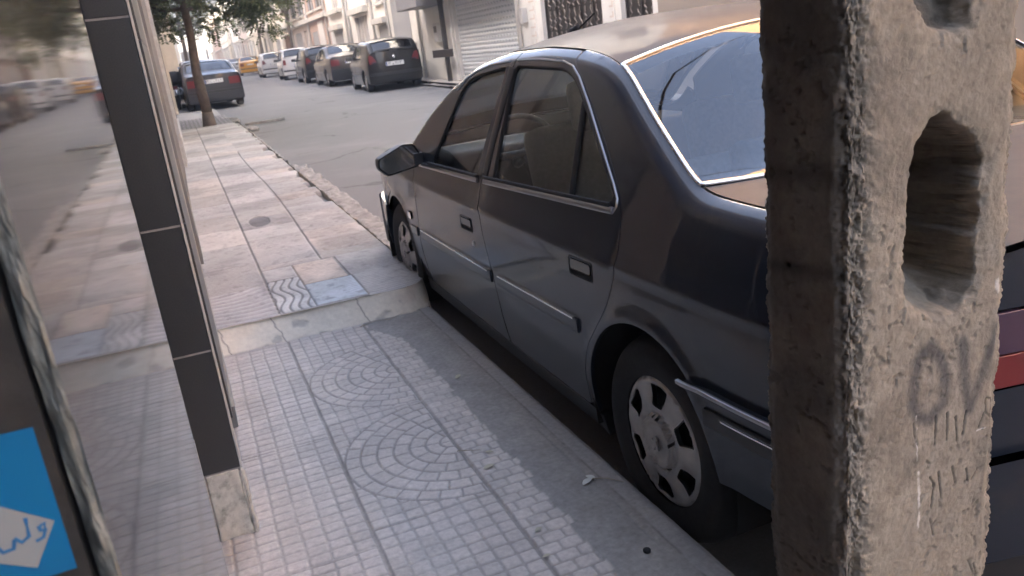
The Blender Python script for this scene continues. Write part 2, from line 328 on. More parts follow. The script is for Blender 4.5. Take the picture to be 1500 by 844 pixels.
# plastered front of the step: sweeps across the walk, round the corner and along the kerb side
def step_front():
    top = []; 
    for x in np.linspace(-.40, .90, 260): top.append((x, 4.085+.012*math.sin(x*5)))
    for a in np.linspace(0, math.pi/2, 50): top.append((.90+.152*math.sin(a), 4.33-.245*math.cos(a)))
    n0 = len(top)
    for y in np.linspace(4.345, 17.35, 620): top.append((1.05, y))
    top = np.array(top); d = np.gradient(top, axis=0); d /= np.linalg.norm(d, axis=1)[:, None]; nrm = np.stack([d[:, 1], -d[:, 0]], 1)
    out = np.interp(np.arange(len(top)), [0, 258, 285, n0, len(top)], [.135, .12, .03, .012, .012])
    K = 22; t = np.linspace(0, 1, K)[None, :]; s = np.cumsum(np.hypot(*np.diff(top, axis=0, prepend=top[:1]).T))[:, None]+0*t
    prof = t**1.15; drop = np.clip(t*1.06, 0, 1)
    X = top[:, :1]+nrm[:, :1]*out[:, None]*prof; Y = top[:, 1:]+nrm[:, 1:]*out[:, None]*prof
    ztop = terr(top[:, 1:])+.208; zbot = np.where((np.arange(len(top)) < 285)[:, None], -.004, terr(top[:, 1:])-.03)
    Z = ztop+(zbot-ztop)*drop
    nz = fbm(s, t*.3, 11, 4, 101)-.5; nf = fbm(s, t*.3, 45, 3, 104)-.5; rough = np.interp(np.arange(len(top)), [0, n0, n0+20, len(top)], [.006, .008, .03, .04])[:, None]
    chip = sm(.60, .66, fbm(s, t*.28, 7, 4, 108))*sm(.15, .4, t)
    amp = nz*rough+nf*.003-.006*chip
    X = X+nrm[:, :1]*amp; Y = Y+nrm[:, 1:]*amp
    cr = np.zeros_like(s)
    for k, (s0, sl) in enumerate([(.17, .2), (.30, -.6), (.36, .25), (.62, .35), (1.05, .3), (.23, .9), (.12, -.5)]):
        cr = np.maximum(cr, (1-sm(.0012, .005, np.abs(s-s0-sl*(t-.5)*.14-.02*(fbm(s*0+k, t, 5, 3, 120+k)-.5)))))
    Z -= .0*cr
    C = np.ones(X.shape+(3,))*np.array([.76, .71, .60]); C *= (.92+.3*(fbm(s, t*.3, 5, 4, 130)-.5))[..., None]
    C = C*(1-chip[..., None]*.6)+np.array([.33, .32, .30])*chip[..., None]*.6; C *= (1-.6*cr)[..., None]
    dirtb = sm(.86, 1, t+.12*(fbm(s, t, 8, 3, 133)-.5)); C *= (1-.45*dirtb)[..., None]
    pk = (sm(.55, .7, fbm(s, t*.3, 3, 3, 139))*sm(1.05, 1.3, s))[..., None]; C = C*(1-.5*pk)+np.array([.52, .42, .36])*.5*pk
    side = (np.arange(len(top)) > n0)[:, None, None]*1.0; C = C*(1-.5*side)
    return X, Y, Z, C
X, Y, Z, C = step_front()
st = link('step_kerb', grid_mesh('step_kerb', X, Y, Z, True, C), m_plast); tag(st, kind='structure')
# crumbled kerb stones along the gutter
def kerb_run(y0, y1, x0, w, zt, seed, name='kerb'):
    n = int((y1-y0)/.02); yl = np.linspace(y0, y1, n); prof = [(-.5, -1), (-.5, -.1), (-.44, -.01), (-.3, 0), (0, .005), (.3, 0), (.42, -.02), (.5, -.1), (.53, -.5), (.56, -1)]
    X = np.zeros((n, len(prof)*3-2)); tt = np.linspace(0, len(prof)-1, X.shape[1]); a = np.array(prof); px = np.interp(tt, range(len(prof)), a[:, 0]); pz = np.interp(tt, range(len(prof)), a[:, 1])
    Y = yl[:, None]+0*X; nn = fbm(Y, tt[None, :]*.07+0*Y, 9, 5, seed)-.5; edge = fbm(Y, 0*Y, 1.6, 4, seed+9)-.5
    X = x0+px[None, :]*w*(1+.5*edge)+.05*nn; Z = terr(Y)+zt+np.where(pz[None, :] < -.3, pz[None, :]*.2, pz[None, :]*.3)+.07*nn*(pz[None, :] > -.6)
    C = np.ones(X.shape+(3,))*np.array([.27, .26, .245])
    return link(name, grid_mesh(name, X, Y, Z, True, C), m_kerb)
k1 = kerb_run(5.45, 10.4, 1.205, .20, .105, 200); tag(k1, kind='structure')
k2 = kerb_run(11.3, 17.4, 1.13, .12, .07, 230); tag(k2, kind='structure')
# paving beyond the end of the raised walk, opposite sidewalk
def brickmat(name, c1, c2, cm, scale, w=.5, hgt=.25, ms=.02):
    m = P(name, rough=.85); nt = m.node_tree; b = nt.nodes['Principled BSDF']; br = nt.nodes.new('ShaderNodeTexBrick'); tc = nt.nodes.new('ShaderNodeTexCoord')
    nt.links.new(tc.outputs['Object'], br.inputs[0]); br.inputs[1].default_value = (*c1, 1); br.inputs[2].default_value = (*c2, 1); br.inputs[3].default_value = (*cm, 1)
    br.inputs['Scale'].default_value = scale; br.inputs['Mortar Size'].default_value = ms; br.inputs['Brick Width'].default_value = w; br.inputs['Row Height'].default_value = hgt
    nt.links.new(br.outputs[0], b.inputs['Base Color']); bp = nt.nodes.new('ShaderNodeBump'); bp.inputs['Distance'].default_value = .01; bp.inputs['Strength'].default_value = .6; bp.invert = True
    nt.links.new(br.outputs['Fac'], bp.inputs['Height']); nt.links.new(bp.outputs[0], b.inputs['Normal']); return m
ys2 = np.linspace(17.3, 21.2, 80)
s2 = sheet('paved_crossing', -.40, 1.0, 30, ys2, .14, brickmat('block_paving', (.28, .27, .265), (.31, .30, .29), (.10, .095, .09), 1, .17, .11, .018), .01, 2)
s3 = sheet('side_path', -3.0, 1.0, 30, np.linspace(21.2, 200, 200), .03, P('path_cement', (.3, .295, .285), .9, noise=(1.2, .15)), .03, .6)
s4 = sheet('opposite_sidewalk', 6.75, 7.3, 14, ys, .12, P('pale_paving', (.36, .33, .30), .9, noise=(2, .2), bump=(40, .4, .01)), .03, 1.5)
s5 = sheet('opposite_kerb', 6.62, 6.80, 6, ys, .06, m_kerb, .05, 2.5)
# ------------------------------------------------------------------ car body tools
def stable(pts, sig=.05, lo=-2, hi=5):
    yy = np.linspace(lo, hi, 1401); zz = np.interp(yy, [p[0] for p in pts], [p[1] for p in pts]); k = np.arange(-60, 61)*(yy[1]-yy[0])
    if sig > 0:
        g = np.exp(-(k/sig)**2/2); g /= g.sum(); zz = np.convolve(np.pad(zz, 60, mode='edge'), g, 'valid')
    return lambda y: np.interp(y, yy, zz)
def rounded(pts, r=.03, n=5):
    "polygon with rounded corners; a point may carry its own radius"
    out = []; m = len(pts)
    for i in range(m):
        p = np.array(pts[i][:2]); a = np.array(pts[i-1][:2]); b = np.array(pts[(i+1) % m][:2]); rr = pts[i][2] if len(pts[i]) > 2 else r
        if rr <= 0: out.append(tuple(p)); continue
        la = np.linalg.norm(a-p); lb = np.linalg.norm(b-p); q = min(rr, la*.49, lb*.49); A = p+(a-p)/la*q; B = p+(b-p)/lb*q
        for t in np.linspace(0, 1, n): out.append(tuple((1-t)**2*A+2*t*(1-t)*p+t*t*B))
    return out
def resample(pl, d, closed=True):
    pl = np.array(pl, float); out = []; n = len(pl)
    for i in range(n if closed else n-1):
        a, b = pl[i], pl[(i+1) % n]; L = np.linalg.norm(b-a); 
        if L < 1e-6: continue
        k = max(1, int(math.ceil(L/d)))
        for j in range(k): out.append(a+(b-a)*j/k)
    if not closed: out.append(pl[-1])
    return np.array(out)
def arc(cx, cz, r, a0, a1, n=18): return [(cx+r*math.cos(rad(a0+(a1-a0)*i/n)), cz+r*math.sin(rad(a0+(a1-a0)*i/n))) for i in range(n+1)]
def panel(name, outline, fn, mat, parent, holes=(), sp=.035, ref=(0, 0, 1), lip=.012, extra=None, off=0.0, closed=True):
    """A sheet-metal panel: outline and holes in parameter space, fn maps (u,v) arrays to xyz; edges are turned inwards by lip."""
    loops = [resample(outline, sp*.5)]+[resample(h_, sp*.5) for h_ in holes]
    V = []; E = []
    for L in loops:
        b = len(V); V += [tuple(p) for p in L]; E += [(b+i, b+(i+1) % len(L)) for i in range(len(L))]
    nb = len(V); o = loops[0]; lo, hi = o.min(0), o.max(0)
    U, W = np.meshgrid(np.arange(lo[0]+sp*.5, hi[0], sp), np.arange(lo[1]+sp*.5, hi[1], sp)); U = U.ravel(); W = W.ravel()
    if extra is not None: U = np.append(U, extra[0]); W = np.append(W, extra[1])
    ok = pip(U, W, [tuple(p) for p in o])
    for h_ in loops[1:]: ok &= ~pip(U, W, [tuple(p) for p in h_])
    allb = np.array(V); U, W = U[ok], W[ok]
    if len(U):
        dm = np.array([np.hypot(allb[:, 0]-a, allb[:, 1]-c).min() for a, c in zip(U, W)]); k = dm > (sp*.3 if extra is None else .0035); U, W = U[k], W[k]
    V += list(zip(U, W))
    r = delaunay_2d_cdt([Vector((float(a), float(c))) for a, c in V], E, [], 0, 1e-7)
    vv = np.array([tuple(v) for v in r[0]]); tr = np.array([f for f in r[2]])
    ct = vv[tr].mean(1); ok = pip(ct[:, 0], ct[:, 1], [tuple(p) for p in o])
    for h_ in loops[1:]: ok &= ~pip(ct[:, 0], ct[:, 1], [tuple(p) for p in h_])
    tr = tr[ok]; e = 1e-4; p = fn(vv[:, 0], vv[:, 1])
    nu = fn(vv[:, 0]+e, vv[:, 1])-fn(vv[:, 0]-e, vv[:, 1]); nv = fn(vv[:, 0], vv[:, 1]+e)-fn(vv[:, 0], vv[:, 1]-e)
    N = np.cross(nu, nv); N /= np.linalg.norm(N, axis=1)[:, None]+1e-12
    ref = np.array(ref, float); s = np.sign((N*ref).sum(1)); s[s == 0] = 1
    if (s < 0).mean() > .5: N = -N
    p = p+N*off
    fn_ = np.cross(p[tr[:, 1]]-p[tr[:, 0]], p[tr[:, 2]]-p[tr[:, 0]]); fl = (fn_*N[tr[:, 0]]).sum(1) < 0; tr[fl] = tr[fl][:, ::-1]
    P_ = [p]; NN = [N]; F_ = [tuple(t) for t in tr]; base = len(p)
    if lip:
        for q, L in enumerate(loops):
            n = len(L); j = np.roll(L, -1, 0)-np.roll(L, 1, 0); area = 0.5*np.sum(L[:, 0]*np.roll(L[:, 1], -1)-np.roll(L[:, 0], -1)*L[:, 1])
            on = np.stack([j[:, 1], -j[:, 0]], 1)*(1 if area > 0 else -1)*(1 if q == 0 else -1); on /= np.linalg.norm(on, axis=1)[:, None]+1e-9
            pb = fn(L[:, 0], L[:, 1]); e = 1e-4; nu = fn(L[:, 0]+e, L[:, 1])-fn(L[:, 0]-e, L[:, 1]); nv = fn(L[:, 0], L[:, 1]+e)-fn(L[:, 0], L[:, 1]-e)
            nb_ = np.cross(nu, nv); nb_ /= np.linalg.norm(nb_, axis=1)[:, None]+1e-12
            if (nb_*ref).sum() < 0: nb_ = -nb_
            if np.dot((N*ref).sum(1) > 0, np.ones(len(N))) < .5*len(N): nb_ = nb_
            ot = nu*on[:, :1]+nv*on[:, 1:]; ot /= np.linalg.norm(ot, axis=1)[:, None]+1e-12
            pb = pb+nb_*off
            rings = [(pb, nb_), (pb+ot*.0012-nb_*.0004, nb_*.8+ot*.6), (pb+ot*.0018-nb_*.0018, ot), (pb+ot*.0018-nb_*lip, ot)]
            b0 = base
            for rp, rn in rings: P_.append(rp); NN.append(rn/np.linalg.norm(rn, axis=1)[:, None]); base += n
            for k in range(3):
                for i in range(n):
                    a, bb, c, d = b0+k*n+i, b0+k*n+(i+1) % n, b0+(k+1)*n+(i+1) % n, b0+(k+1)*n+i; F_.append((a, bb, c, d))
    PP = np.concatenate(P_); NA = np.concatenate(NN)
    me = mesh(name, PP, F_, True)
    me.normals_split_custom_set_from_vertices([tuple(x) for x in NA])
    return link(name, me, mat, parent)
def ribbon(name, path, nrm, prof, mat, parent, closed=False, caps=True):
    "sweeps a small profile (across, out) along a 3-D path lying on a surface"
    path = np.array(path, float); nrm = np.array(nrm, float); n = len(path); k = len(prof)
    t = (np.roll(path, -1, 0)-np.roll(path, 1, 0)) if closed else np.gradient(path, axis=0); t /= np.linalg.norm(t, axis=1)[:, None]
    nrm /= np.linalg.norm(nrm, axis=1)[:, None]; b = np.cross(t, nrm); b /= np.linalg.norm(b, axis=1)[:, None]
    V = [tuple(path[i]+b[i]*c[0]+nrm[i]*c[1]) for i in range(n) for c in prof]; Fc = []
    for i in range(n if closed else n-1):
        for j in range(k): Fc.append((i*k+j, i*k+(j+1) % k, ((i+1) % n)*k+(j+1) % k, ((i+1) % n)*k+j))
    if not closed and caps: Fc += [tuple(range(k))[::-1], tuple((n-1)*k+j for j in range(k))]
    me = mesh(name, V, Fc, True); bm = bmesh.new(); bm.from_mesh(me); bmesh.ops.recalc_face_normals(bm, faces=bm.faces); bm.to_mesh(me); bm.free()
    me.set_sharp_from_angle(angle=rad(50)); return link(name, me, mat, parent)
def bar_prof(w, hgt, r=.3): return [(-w/2, -.004), (-w/2, hgt*(1-r)), (-w/2+w*r*.5, hgt), (w/2-w*r*.5, hgt), (w/2, hgt*(1-r)), (w/2, -.004)]
def frame_of(fn, L, ref):
    L = np.array(L, float); e = 1e-4; p = fn(L[:, 0], L[:, 1]); N = np.cross(fn(L[:, 0]+e, L[:, 1])-fn(L[:, 0]-e, L[:, 1]), fn(L[:, 0], L[:, 1]+e)-fn(L[:, 0], L[:, 1]-e))
    N /= np.linalg.norm(N, axis=1)[:, None]; 
    if (N*np.array(ref, float)).sum() < 0: N = -N
    return p, N
def strip_on(name, fn, L, ref, w, hgt, mat, parent, off=0, closed=False, d=.02):
    L = resample(L, d, closed); p, N = frame_of(fn, L, ref); return ribbon(name, p+N*off, N, bar_prof(w, hgt), mat, parent, closed)
class Shape:
    def __init__(s, wp, zs, zb=.88, zt=1.33, tum=.15, cr=None, tuck=.05, rise=0.0, ye=(-.88, 3.45), rr=.05, arch=(0, 2.669), ar=.335, axz=.295, adx=0.0):
        s.wp = stable(wp, .06); s.zs = stable(zs, .045); s.zb = zb; s.zt = zt; s.tum = tum; s.cr = stable(cr, .08); s.tuck = tuck; s.ye = ye; s.rr = rr; s.arch = arch; s.ar = ar; s.axz = axz; s.adx = adx
    def W(s, y, z):
        y = np.asarray(y, float); z = np.asarray(z, float); zs = s.zs(y); w = s.wp(y)
        w = w-s.tuck*(np.clip(.5-z, 0, 1)/.35)**2-.019*np.clip((z-.70)/(s.zb-.70), 0, 1)**2
        t = np.clip((z-s.zb)/(s.zt-s.zb), 0, 1.2); w = w-s.tum*t**1.08
        w = w+.006*np.exp(-((z-.775)/.02)**2)*(s.zs(y) > .5)
        for a in s.arch: r = np.hypot(y-a-s.adx, z-s.axz); w = w+.007*np.exp(-((r-s.ar-.004)/.028)**2)
        R = s.rr/.98; q = np.clip(z-(zs-s.rr), 0, s.rr); return w-(R-np.sqrt(np.maximum(R*R-q*q, 1e-9)))
    def side(s, sg): return lambda y, z: np.stack([sg*s.W(y, z), y+0*z, z+0*y], -1)
    def xe(s, y): return s.W(y, s.zs(y))
    def top(s, x, y): 
        xe = s.xe(y); return np.stack([x+0*y, y+0*x, s.zs(y)+s.cr(y)*(1-np.clip(np.abs(x)/xe, 0, 1)**2.0)], -1)
    def topn(s): return lambda a, y: s.top(a*s.xe(y), y)         # a: -1..1 across
    def end(s, sg):                                                # rear (sg=-1) or front face, parameters x, z
        y0 = s.ye[0] if sg < 0 else s.ye[1]
        return lambda x, z: np.stack([x+0*z, y0-sg*(.09*(np.abs(x)/.82)**3.0+.10*np.clip(z-.75, 0, 1)**1.3+.03*np.clip((.4-z)/.2, 0, 1)**2), z+0*x], -1)
def lathe(name, prof, mat, parent, n=48, axis='x', loc=(0, 0, 0)):
    V = []; k = len(prof)
    for i in range(n):
        a = 2*math.pi*i/n
        for (r, x) in prof: V.append((x, r*math.cos(a), r*math.sin(a)))
    Fc = [(i*k+j, i*k+j+1, ((i+1) % n)*k+j+1, ((i+1) % n)*k+j) for i in range(n) for j in range(k-1)]
    me = mesh(name, V, Fc, True); bm = bmesh.new(); bm.from_mesh(me); bmesh.ops.remove_doubles(bm, verts=bm.verts, dist=1e-5); bmesh.ops.recalc_face_normals(bm, faces=bm.faces); bm.to_mesh(me); bm.free()
    me.set_sharp_from_angle(angle=rad(45)); return link(name, me, mat, parent, loc)
def wheel(parent, x, y, z, sg, R=.295, fine=True, cover=None, lean=0):
    w = empty('wheel', (0, 0, 0)); w.parent = parent; w.location = (x, y, z)
    n = 64 if fine else 28
    tp = [(.185, .0), (.20, -.004), (.225, -.012), (.262, -.010), (.280, .006), (.288, .02), (.295, .045), (.2955, .10), (.293, .15), (.284, .17), (.26, .185), (.19, .18)]
    tp = [(a*R/.295, -sg*b_) for a, b_ in tp]
    lathe('tyre', tp, m_tyre, w, n)
    lathe('rim', [(0, -sg*.05), (.10*R/.295, -sg*.045), (.178*R/.295, -sg*.03), (.187*R/.295, 0)], m_under, w, n)
    c = .188*R/.295
    def dish(u, v):
        r = np.hypot(u, v)/c; k = .012*(1-r**2)+.010*np.exp(-((r-.36)/.05)**2)-.010*np.exp(-((r-.42)/.03)**2)-.012*sm(.93, 1, r)
        if fine:
            a = np.arctan2(v, u); k = k-.012*sm(.55, .72, r)*(1-sm(.84, .9, r))*(.5+.5*np.cos((a-.5236)*6))
        return np.stack([sg*k+0*u, u, v], -1)
    holes = []
    if fine or cover:
        nh = 6
        for i in range(nh):
            a0 = 360/nh*i+30; h = 14.5
            holes.append([(c*rr*math.cos(rad(a)), c*rr*math.sin(rad(a))) for rr, a in ((.585, a0-12.5), (.86, a0-h), (.885, a0-h*.75), (.885, a0+h*.75), (.86, a0+h), (.585, a0+12.5), (.56, a0+9), (.56, a0-9))])
    hc = panel('hubcap', [(c*math.cos(rad(a)), c*math.sin(rad(a))) for a in range(0, 360, 6 if fine else 15)], dish, m_hub, w, holes, sp=.012 if fine else .04, ref=(sg, 0, 0), lip=.014)
    if fine:
        b = MB(); e = [(-.016, -.018), (-.006, -.02), (-.004, -.006), (.004, -.022), (.014, -.02), (.007, -.002), (.016, .004), (.012, .011), (.003, .006), (.006, .018), (-.004, .023), (-.012, .014), (-.005, .008), (-.014, -.004)]
        k = len(e); b.V = [(sg*.017, p[0], p[1]) for p in e]+[(sg*.0235, p[0], p[1]) for p in e]; b.F = [tuple(range(k)), tuple(range(k, 2*k))]+[(i, (i+1) % k, k+(i+1) % k, k+i) for i in range(k)]
        b.build('hubcap_emblem', m_hub, w)
    return w
# ------------------------------------------------------------------ charcoal sedan beside the camera
car = empty('parked_car', (.9927+.857, 1.7657, -.10))
tag(car, 'charcoal grey four-door sedan parked tight against the pavement just behind the concrete pole', 'car')
HS = Shape(wp=[(-1.2, .60), (-.88, .765), (-.80, .80), (-.4, .84), (.2, .855), (1.3, .857), (2.3, .853), (2.9, .835), (3.25, .79), (3.42, .70)],
           zs=[(-1, .962), (-.85, .970), (-.45, .985), (-.20, .992), (-.13, 1.0), (.10, 1.135), (.33, 1.278), (.45, 1.312), (.62, 1.335), (.85, 1.348), (1.2, 1.342), (1.5, 1.305), (1.8, 1.215), (2.07, 1.09), (2.30, .945), (2.38, .925), (2.8, .885), (3.2, .81), (3.42, .74), (4, .6)],
           cr=[(-1, .012), (-.4, .018), (-.15, .024), (.1, .034), (.33, .050), (.5, .066), (1.2, .072), (1.8, .075), (2.3, .06), (2.6, .045), (3.4, .03)], zb=.88, zt=1.34, tum=.155, adx=.025)
def hero():
    zs = HS.zs
    def along(y0, y1, n, dz=-.004): return [(y, float(zs(y))+dz, 0) for y in np.linspace(y0, y1, n)]
    def ex():                       # extra samples where the section turns over
        yy = np.arange(-.85, 3.45, .03); return np.concatenate([yy for _ in range(5)]), np.concatenate([zs(yy)-d for d in (.008, .016, .026, .038, .052)])
    EX = ex()
    seam = [(.418, .24), (.405, .36), (.355, .47, .05), (.235, .60, .06), (.165, .70, .05), (.125, .80, .06), (.118, .885, .04), (.150, .965, .04), (.30, 1.10, 0), (.49, 1.245, .05), (.585, 1.30, .03)]
    tseam = [(1.115, .24), (1.125, .45, .06), (1.215, .68, .06), (1.225, .80, .06), (1.19, .90, .05), (1.09, 1.25, .0), (1.06, 1.32, 0)]
    for sg in (-1, 1):
        sd_ = HS.side(sg); ref = (sg, 0, 0)
        hole_r = rounded([(1.085, .895), (.195, .928, .03), (.175, .955, .02), (.535, 1.245, .05), (.63, 1.283, .05), (1.035, 1.297, .02), (1.06, 1.27, .0)], .012)
        hole_f = rounded([(1.255, .893, .01), (1.86, .872, .02), (1.80, .97, .02), (1.60, 1.222, .06), (1.47, 1.262, .05), (1.14, 1.293, .015)], .012)
        rd = [(p[0]+0, p[1], *(p[2:] or (.02,))) for p in seam]
        out_r = rounded([(1.110, .24, .01)]+[(p[0]-.003, p[1], p[2] if len(p) > 2 else .02) for p in tseam[1:-1]]+along(1.055, .600, 14)+[(p[0]+.003, p[1], p[2] if len(p) > 2 else .02) for p in seam[::-1][0:]][0:], .02)
        door_r = panel('rear_door', out_r, sd_, m_paint, car, [hole_r], ref=ref, extra=EX, lip=.014)
        out_f = rounded([(1.121, .24, .01)]+[(p[0]+.003, p[1], p[2] if len(p) > 2 else .02) for p in tseam[1:-1]]+along(1.064, 2.10, 26)+[(2.175, .98, .02), (2.175, .80, .05), (2.20, .62, .05), (2.225, .45, .05), (2.20, .24, .01)], .02)
        door_f = panel('front_door', out_f, sd_, m_paint, car, [hole_f], ref=ref, extra=EX, lip=.014)
        if sg < 0:
            tag(door_r, 'rear door with its window and dark charcoal paint, nearest the concrete pole'); tag(door_f, 'front door carrying the wing mirror')
        A = HS.ar
        q1 = [(.415-.003, .24, 0)]+[(p[0]-.003, p[1], p[2] if len(p) > 2 else .02) for p in seam[1:]]+[(q_[0], q_[1]+.0034, 0) for q_ in along(.590, -.80, 60)]+[(-.80, .50, .0), (-.29, .50, 0)]+[(a_, b_, 0) for a_, b_ in arc(.025, .295, A, 142, -9, 26)]
        panel('rear_quarter', rounded(q1, .02), sd_, m_paint, car, ref=ref, extra=EX, lip=.014, sp=.022)
        f1 = [(2.231, .45, .04), (2.206, .62, .05), (2.181, .80, .05), (2.181, .98, .01)]+along(2.18, 3.40, 40)+[(3.40, .55, 0), (3.02, .52, 0)]+[(a_, b_, 0) for a_, b_ in arc(2.669, .295, A, 40, 187, 26)]+[(2.21, .24, .0)]
        panel('front_wing', rounded(f1, .02), sd_, m_paint, car, ref=ref, extra=EX, lip=.014)
        panel('sill', [(.335, .165), (2.335, .165), (2.33, .234), (.34, .234)], sd_, m_trim, car, ref=ref, lip=.03)
        # bumpers, side parts
        bo = lambda L, d=.022: panel('rear_bumper_side', L, lambda y, z: np.stack([sg*(HS.W(y, z)+d), y, z], -1), m_paint, car, ref=ref, lip=.03)
        bo(rounded([(-.19, .552, .0), (-.80, .562, .0), (-.80, .36, .0), (-.312, .335, .0)]+[(a_, b_, 0) for a_, b_ in arc(.025, .295, A+.006, 172, 131, 12)], .01))
        fb = lambda y, z: np.stack([sg*(HS.W(y, z)+.02), y, z], -1)
        panel('front_bumper_side', rounded([(3.36, .56, 0), (3.0, .55, 0)]+[(a_, b_, 0) for a_, b_ in arc(2.669, .295, A+.004, 48, 0, 10)]+[(3.36, .22, 0)], .01), fb, m_paint, car, ref=ref, lip=.03)
        bs = lambda y, z: np.stack([sg*(HS.W(y, z)+.022), y, z], -1)
        strip_on('bumper_strip', bs, [(-.175, .552), (-.80, .562)], ref, .011, .006, m_satin, car)
        strip_on('bumper_moulding', bs, [(-.28, .500), (-.80, .508)], ref, .042, .010, m_trim, car)
        strip_on('moulding_chrome', bs, [(-.35, .515), (-.80, .523)], ref, .005, .014, m_chrome, car)
        # glass
        gl = panel('door_glass', hole_f, sd_, m_glass, car, ref=ref, lip=0, off=-.012)
        bar_t = (.478, 1.185)
        panel('door_glass', hole_r, sd_, m_glass, car, ref=ref, lip=0, off=-.012)
        strip_on('window_bar', sd_, [(.440, .905), (.475, 1.19)], ref, .026, .006, m_rub, car, off=-.010)
        for hl in (hole_r, hole_f):
            strip_on('window_seal', sd_, hl, ref, .016, .005, m_rub, car, off=-.007, closed=True)
        ct = rounded([(1.045, 1.318, 0), (.62, 1.303, .05), (.52, 1.262, .05), (.30, 1.078, 0), (.150, .955, .03), (.165, .912, .03), (.20, .905, 0)], .02)
        ct = [(1.045, 1.318)]+ct[1:]
        strip_on('window_chrome', sd_, [(1.05, 1.313), (.85, 1.311), (.66, 1.302), (.585, 1.288), (.525, 1.257), (.42, 1.178), (.30, 1.078), (.19, .984), (.158, .950), (.155, .930), (.170, .912)], ref, .006, .005, m_satin, car)
        strip_on('window_chrome', sd_, [(1.12, 1.309), (1.30, 1.303), (1.46, 1.280), (1.58, 1.250), (1.66, 1.205)], ref, .006, .005, m_satin, car)
        strip_on('belt_moulding', sd_, [(1.165, .885), (.17, .917)], ref, .020, .008, m_satin, car); strip_on('belt_rubber', sd_, [(1.165, .899), (.185, .930)], ref, .012, .012, m_rub, car)
        strip_on('belt_moulding', sd_, [(2.08, .865), (1.235, .882)], ref, .020, .008, m_satin, car); strip_on('belt_rubber', sd_, [(1.90, .884), (1.235, .896)], ref, .012, .012, m_rub, car)
        # B pillar cover
        strip_on('pillar_cover', sd_, [(1.165, .91), (1.082, 1.29)], ref, .055, .0035, m_trim, car)
        # rub strips
        for y0, y1, z0, z1 in ((2.17, 1.165, .505, .510), (1.085, .40, .512, .525)):
            mo = strip_on('side_moulding', sd_, [(y0, z0), (y1, z1)], ref, .046, .008, m_paint, car)
            s2_ = strip_on('moulding_chrome', sd_, [(y0-.01, z0+.021), (y1+.02, z1+.021)], ref, .007, .0115, m_chrome, car)
        strip_on('side_moulding', sd_, [(2.36, .500), (2.24, .503)], ref, .046, .008, m_paint, car)
        # handles
        for (y0, y1, z0, z1) in ((1.475, 1.330, .655, .712), (.425, .275, .690, .748)):
            rect = rounded([(y0, z0), (y1, z0+.003), (y1, z1+.003), (y0, z1)], .010)
            strip_on('handle_frame', sd_, rect, ref, .0032, .002, m_rub, car, closed=True, d=.01)
            hh = rounded([(y0-.010, z0+.020), (y1+.010, z0+.023), (y1+.010, z1-.004), (y0-.010, z1-.007)], .008)
            panel('door_handle', hh, sd_, m_paint, car, ref=ref, lip=.003, off=.0025, sp=.02)
            hh = rounded([(y0-.006, z0+.004), (y1+.006, z0+.007), (y1+.006, z0+.024), (y0-.006, z0+.021)], .006)
            panel('handle_recess', hh, sd_, m_under, car, ref=ref, lip=0, off=.0015, sp=.02)
        p, N = frame_of(sd_, [(1.335, .612), (1.336, .613)], ref)
        k = lathe('keyhole', [(0, sg*.006), (.009, sg*.005), (.012, 0)], m_satin, car, 16, loc=tuple(p[0]))
        panel('side_indicator', rounded([(2.39, .555), (2.33, .555), (2.33, .59), (2.39, .59)], .014), sd_, m_chrome, car, ref=ref, lip=.008, off=.008, sp=.02)
        # wing mirror
        mm = MB(); bx = [(-.205, .880), (-.200, .922), (-.075, .976), (-.02, .972), (.012, .91), (-.012, .862), (-.165, .838)]
        if sg < 0 or True:
            V = []; Fc = []; pr = [(0.0, 1.0), (.03, 1.03), (.09, .93), (.13, .65), (.145, .3)]; cx_, cz_ = -.10, .905; k = 28
            bb = resample(rounded(bx, .012), .03); k = len(bb)
            for (dy, s_) in pr:
                for q in bb: V.append((cx_+(q[0]-cx_)*s_, dy, cz_+(q[1]-cz_)*s_))
            for i in range(len(pr)-1):
                for j in range(k): Fc.append((i*k+j, i*k+(j+1) % k, (i+1)*k+(j+1) % k, (i+1)*k+j))
            Fc.append(tuple((len(pr)-1)*k+j for j in range(k)))
            x_off = -.857+.012
            V = [((v[0]+x_off)*(1 if sg < 0 else -1), v[1]+2.02+.22*(v[0]+.1)*-.25, v[2]) for v in V]
            me = mesh('wing_mirror', V, Fc, True); bm = bmesh.new(); bm.from_mesh(me); bmesh.ops.recalc_face_normals(bm, faces=bm.faces); bm.to_mesh(me); bm.free(); me.set_sharp_from_angle(angle=rad(60))
            wm = link('wing_mirror', me, m_trim, car)
            V = [((cx_+(q[0]-cx_)*.90+x_off)*(1 if sg < 0 else -1), 2.02+.006-.055*(q[0]+.1), cz_+(q[1]-cz_)*.88) for q in bb]
            me = mesh('mirror_glass', V, [tuple(range(k))]); link('mirror_glass', me, m_mirglass, wm)
            mm = MB(); mm.box(*sorted((sg*.83, sg*.875)), 2.01, 2.12, .872, .925); mm.build('mirror_foot', m_trim, wm)
            V = [((cx_+(q[0]-cx_)*.99+x_off)*(1 if sg < 0 else -1), 2.02+.010-.055*(q[0]+.1), cz_+(q[1]-cz_)*.99) for q in bb]
            link('mirror_back', mesh('mirror_back', V, [tuple(range(k))]), m_rub, wm)
    tp = HS.topn(); n2 = (0, 0, 1)
    # top panels in (a, y)
    def plan(y0, y1, a=.992, e0=0, e1=0, n=12):   # e: how far the middle of each edge bulges in y
        L = [(a, y) for y in np.linspace(y0, y1, n)]+[(a_, y1+e1*(1-a_*a_)) for a_ in np.linspace(a, -a, 16)][1:]+[(-a, y) for y in np.linspace(y1, y0, n)][1:]+[(a_, y0+e0*(1-a_*a_)) for a_ in np.linspace(-a, a, 16)][1:-1]
        return L
    sc = .08
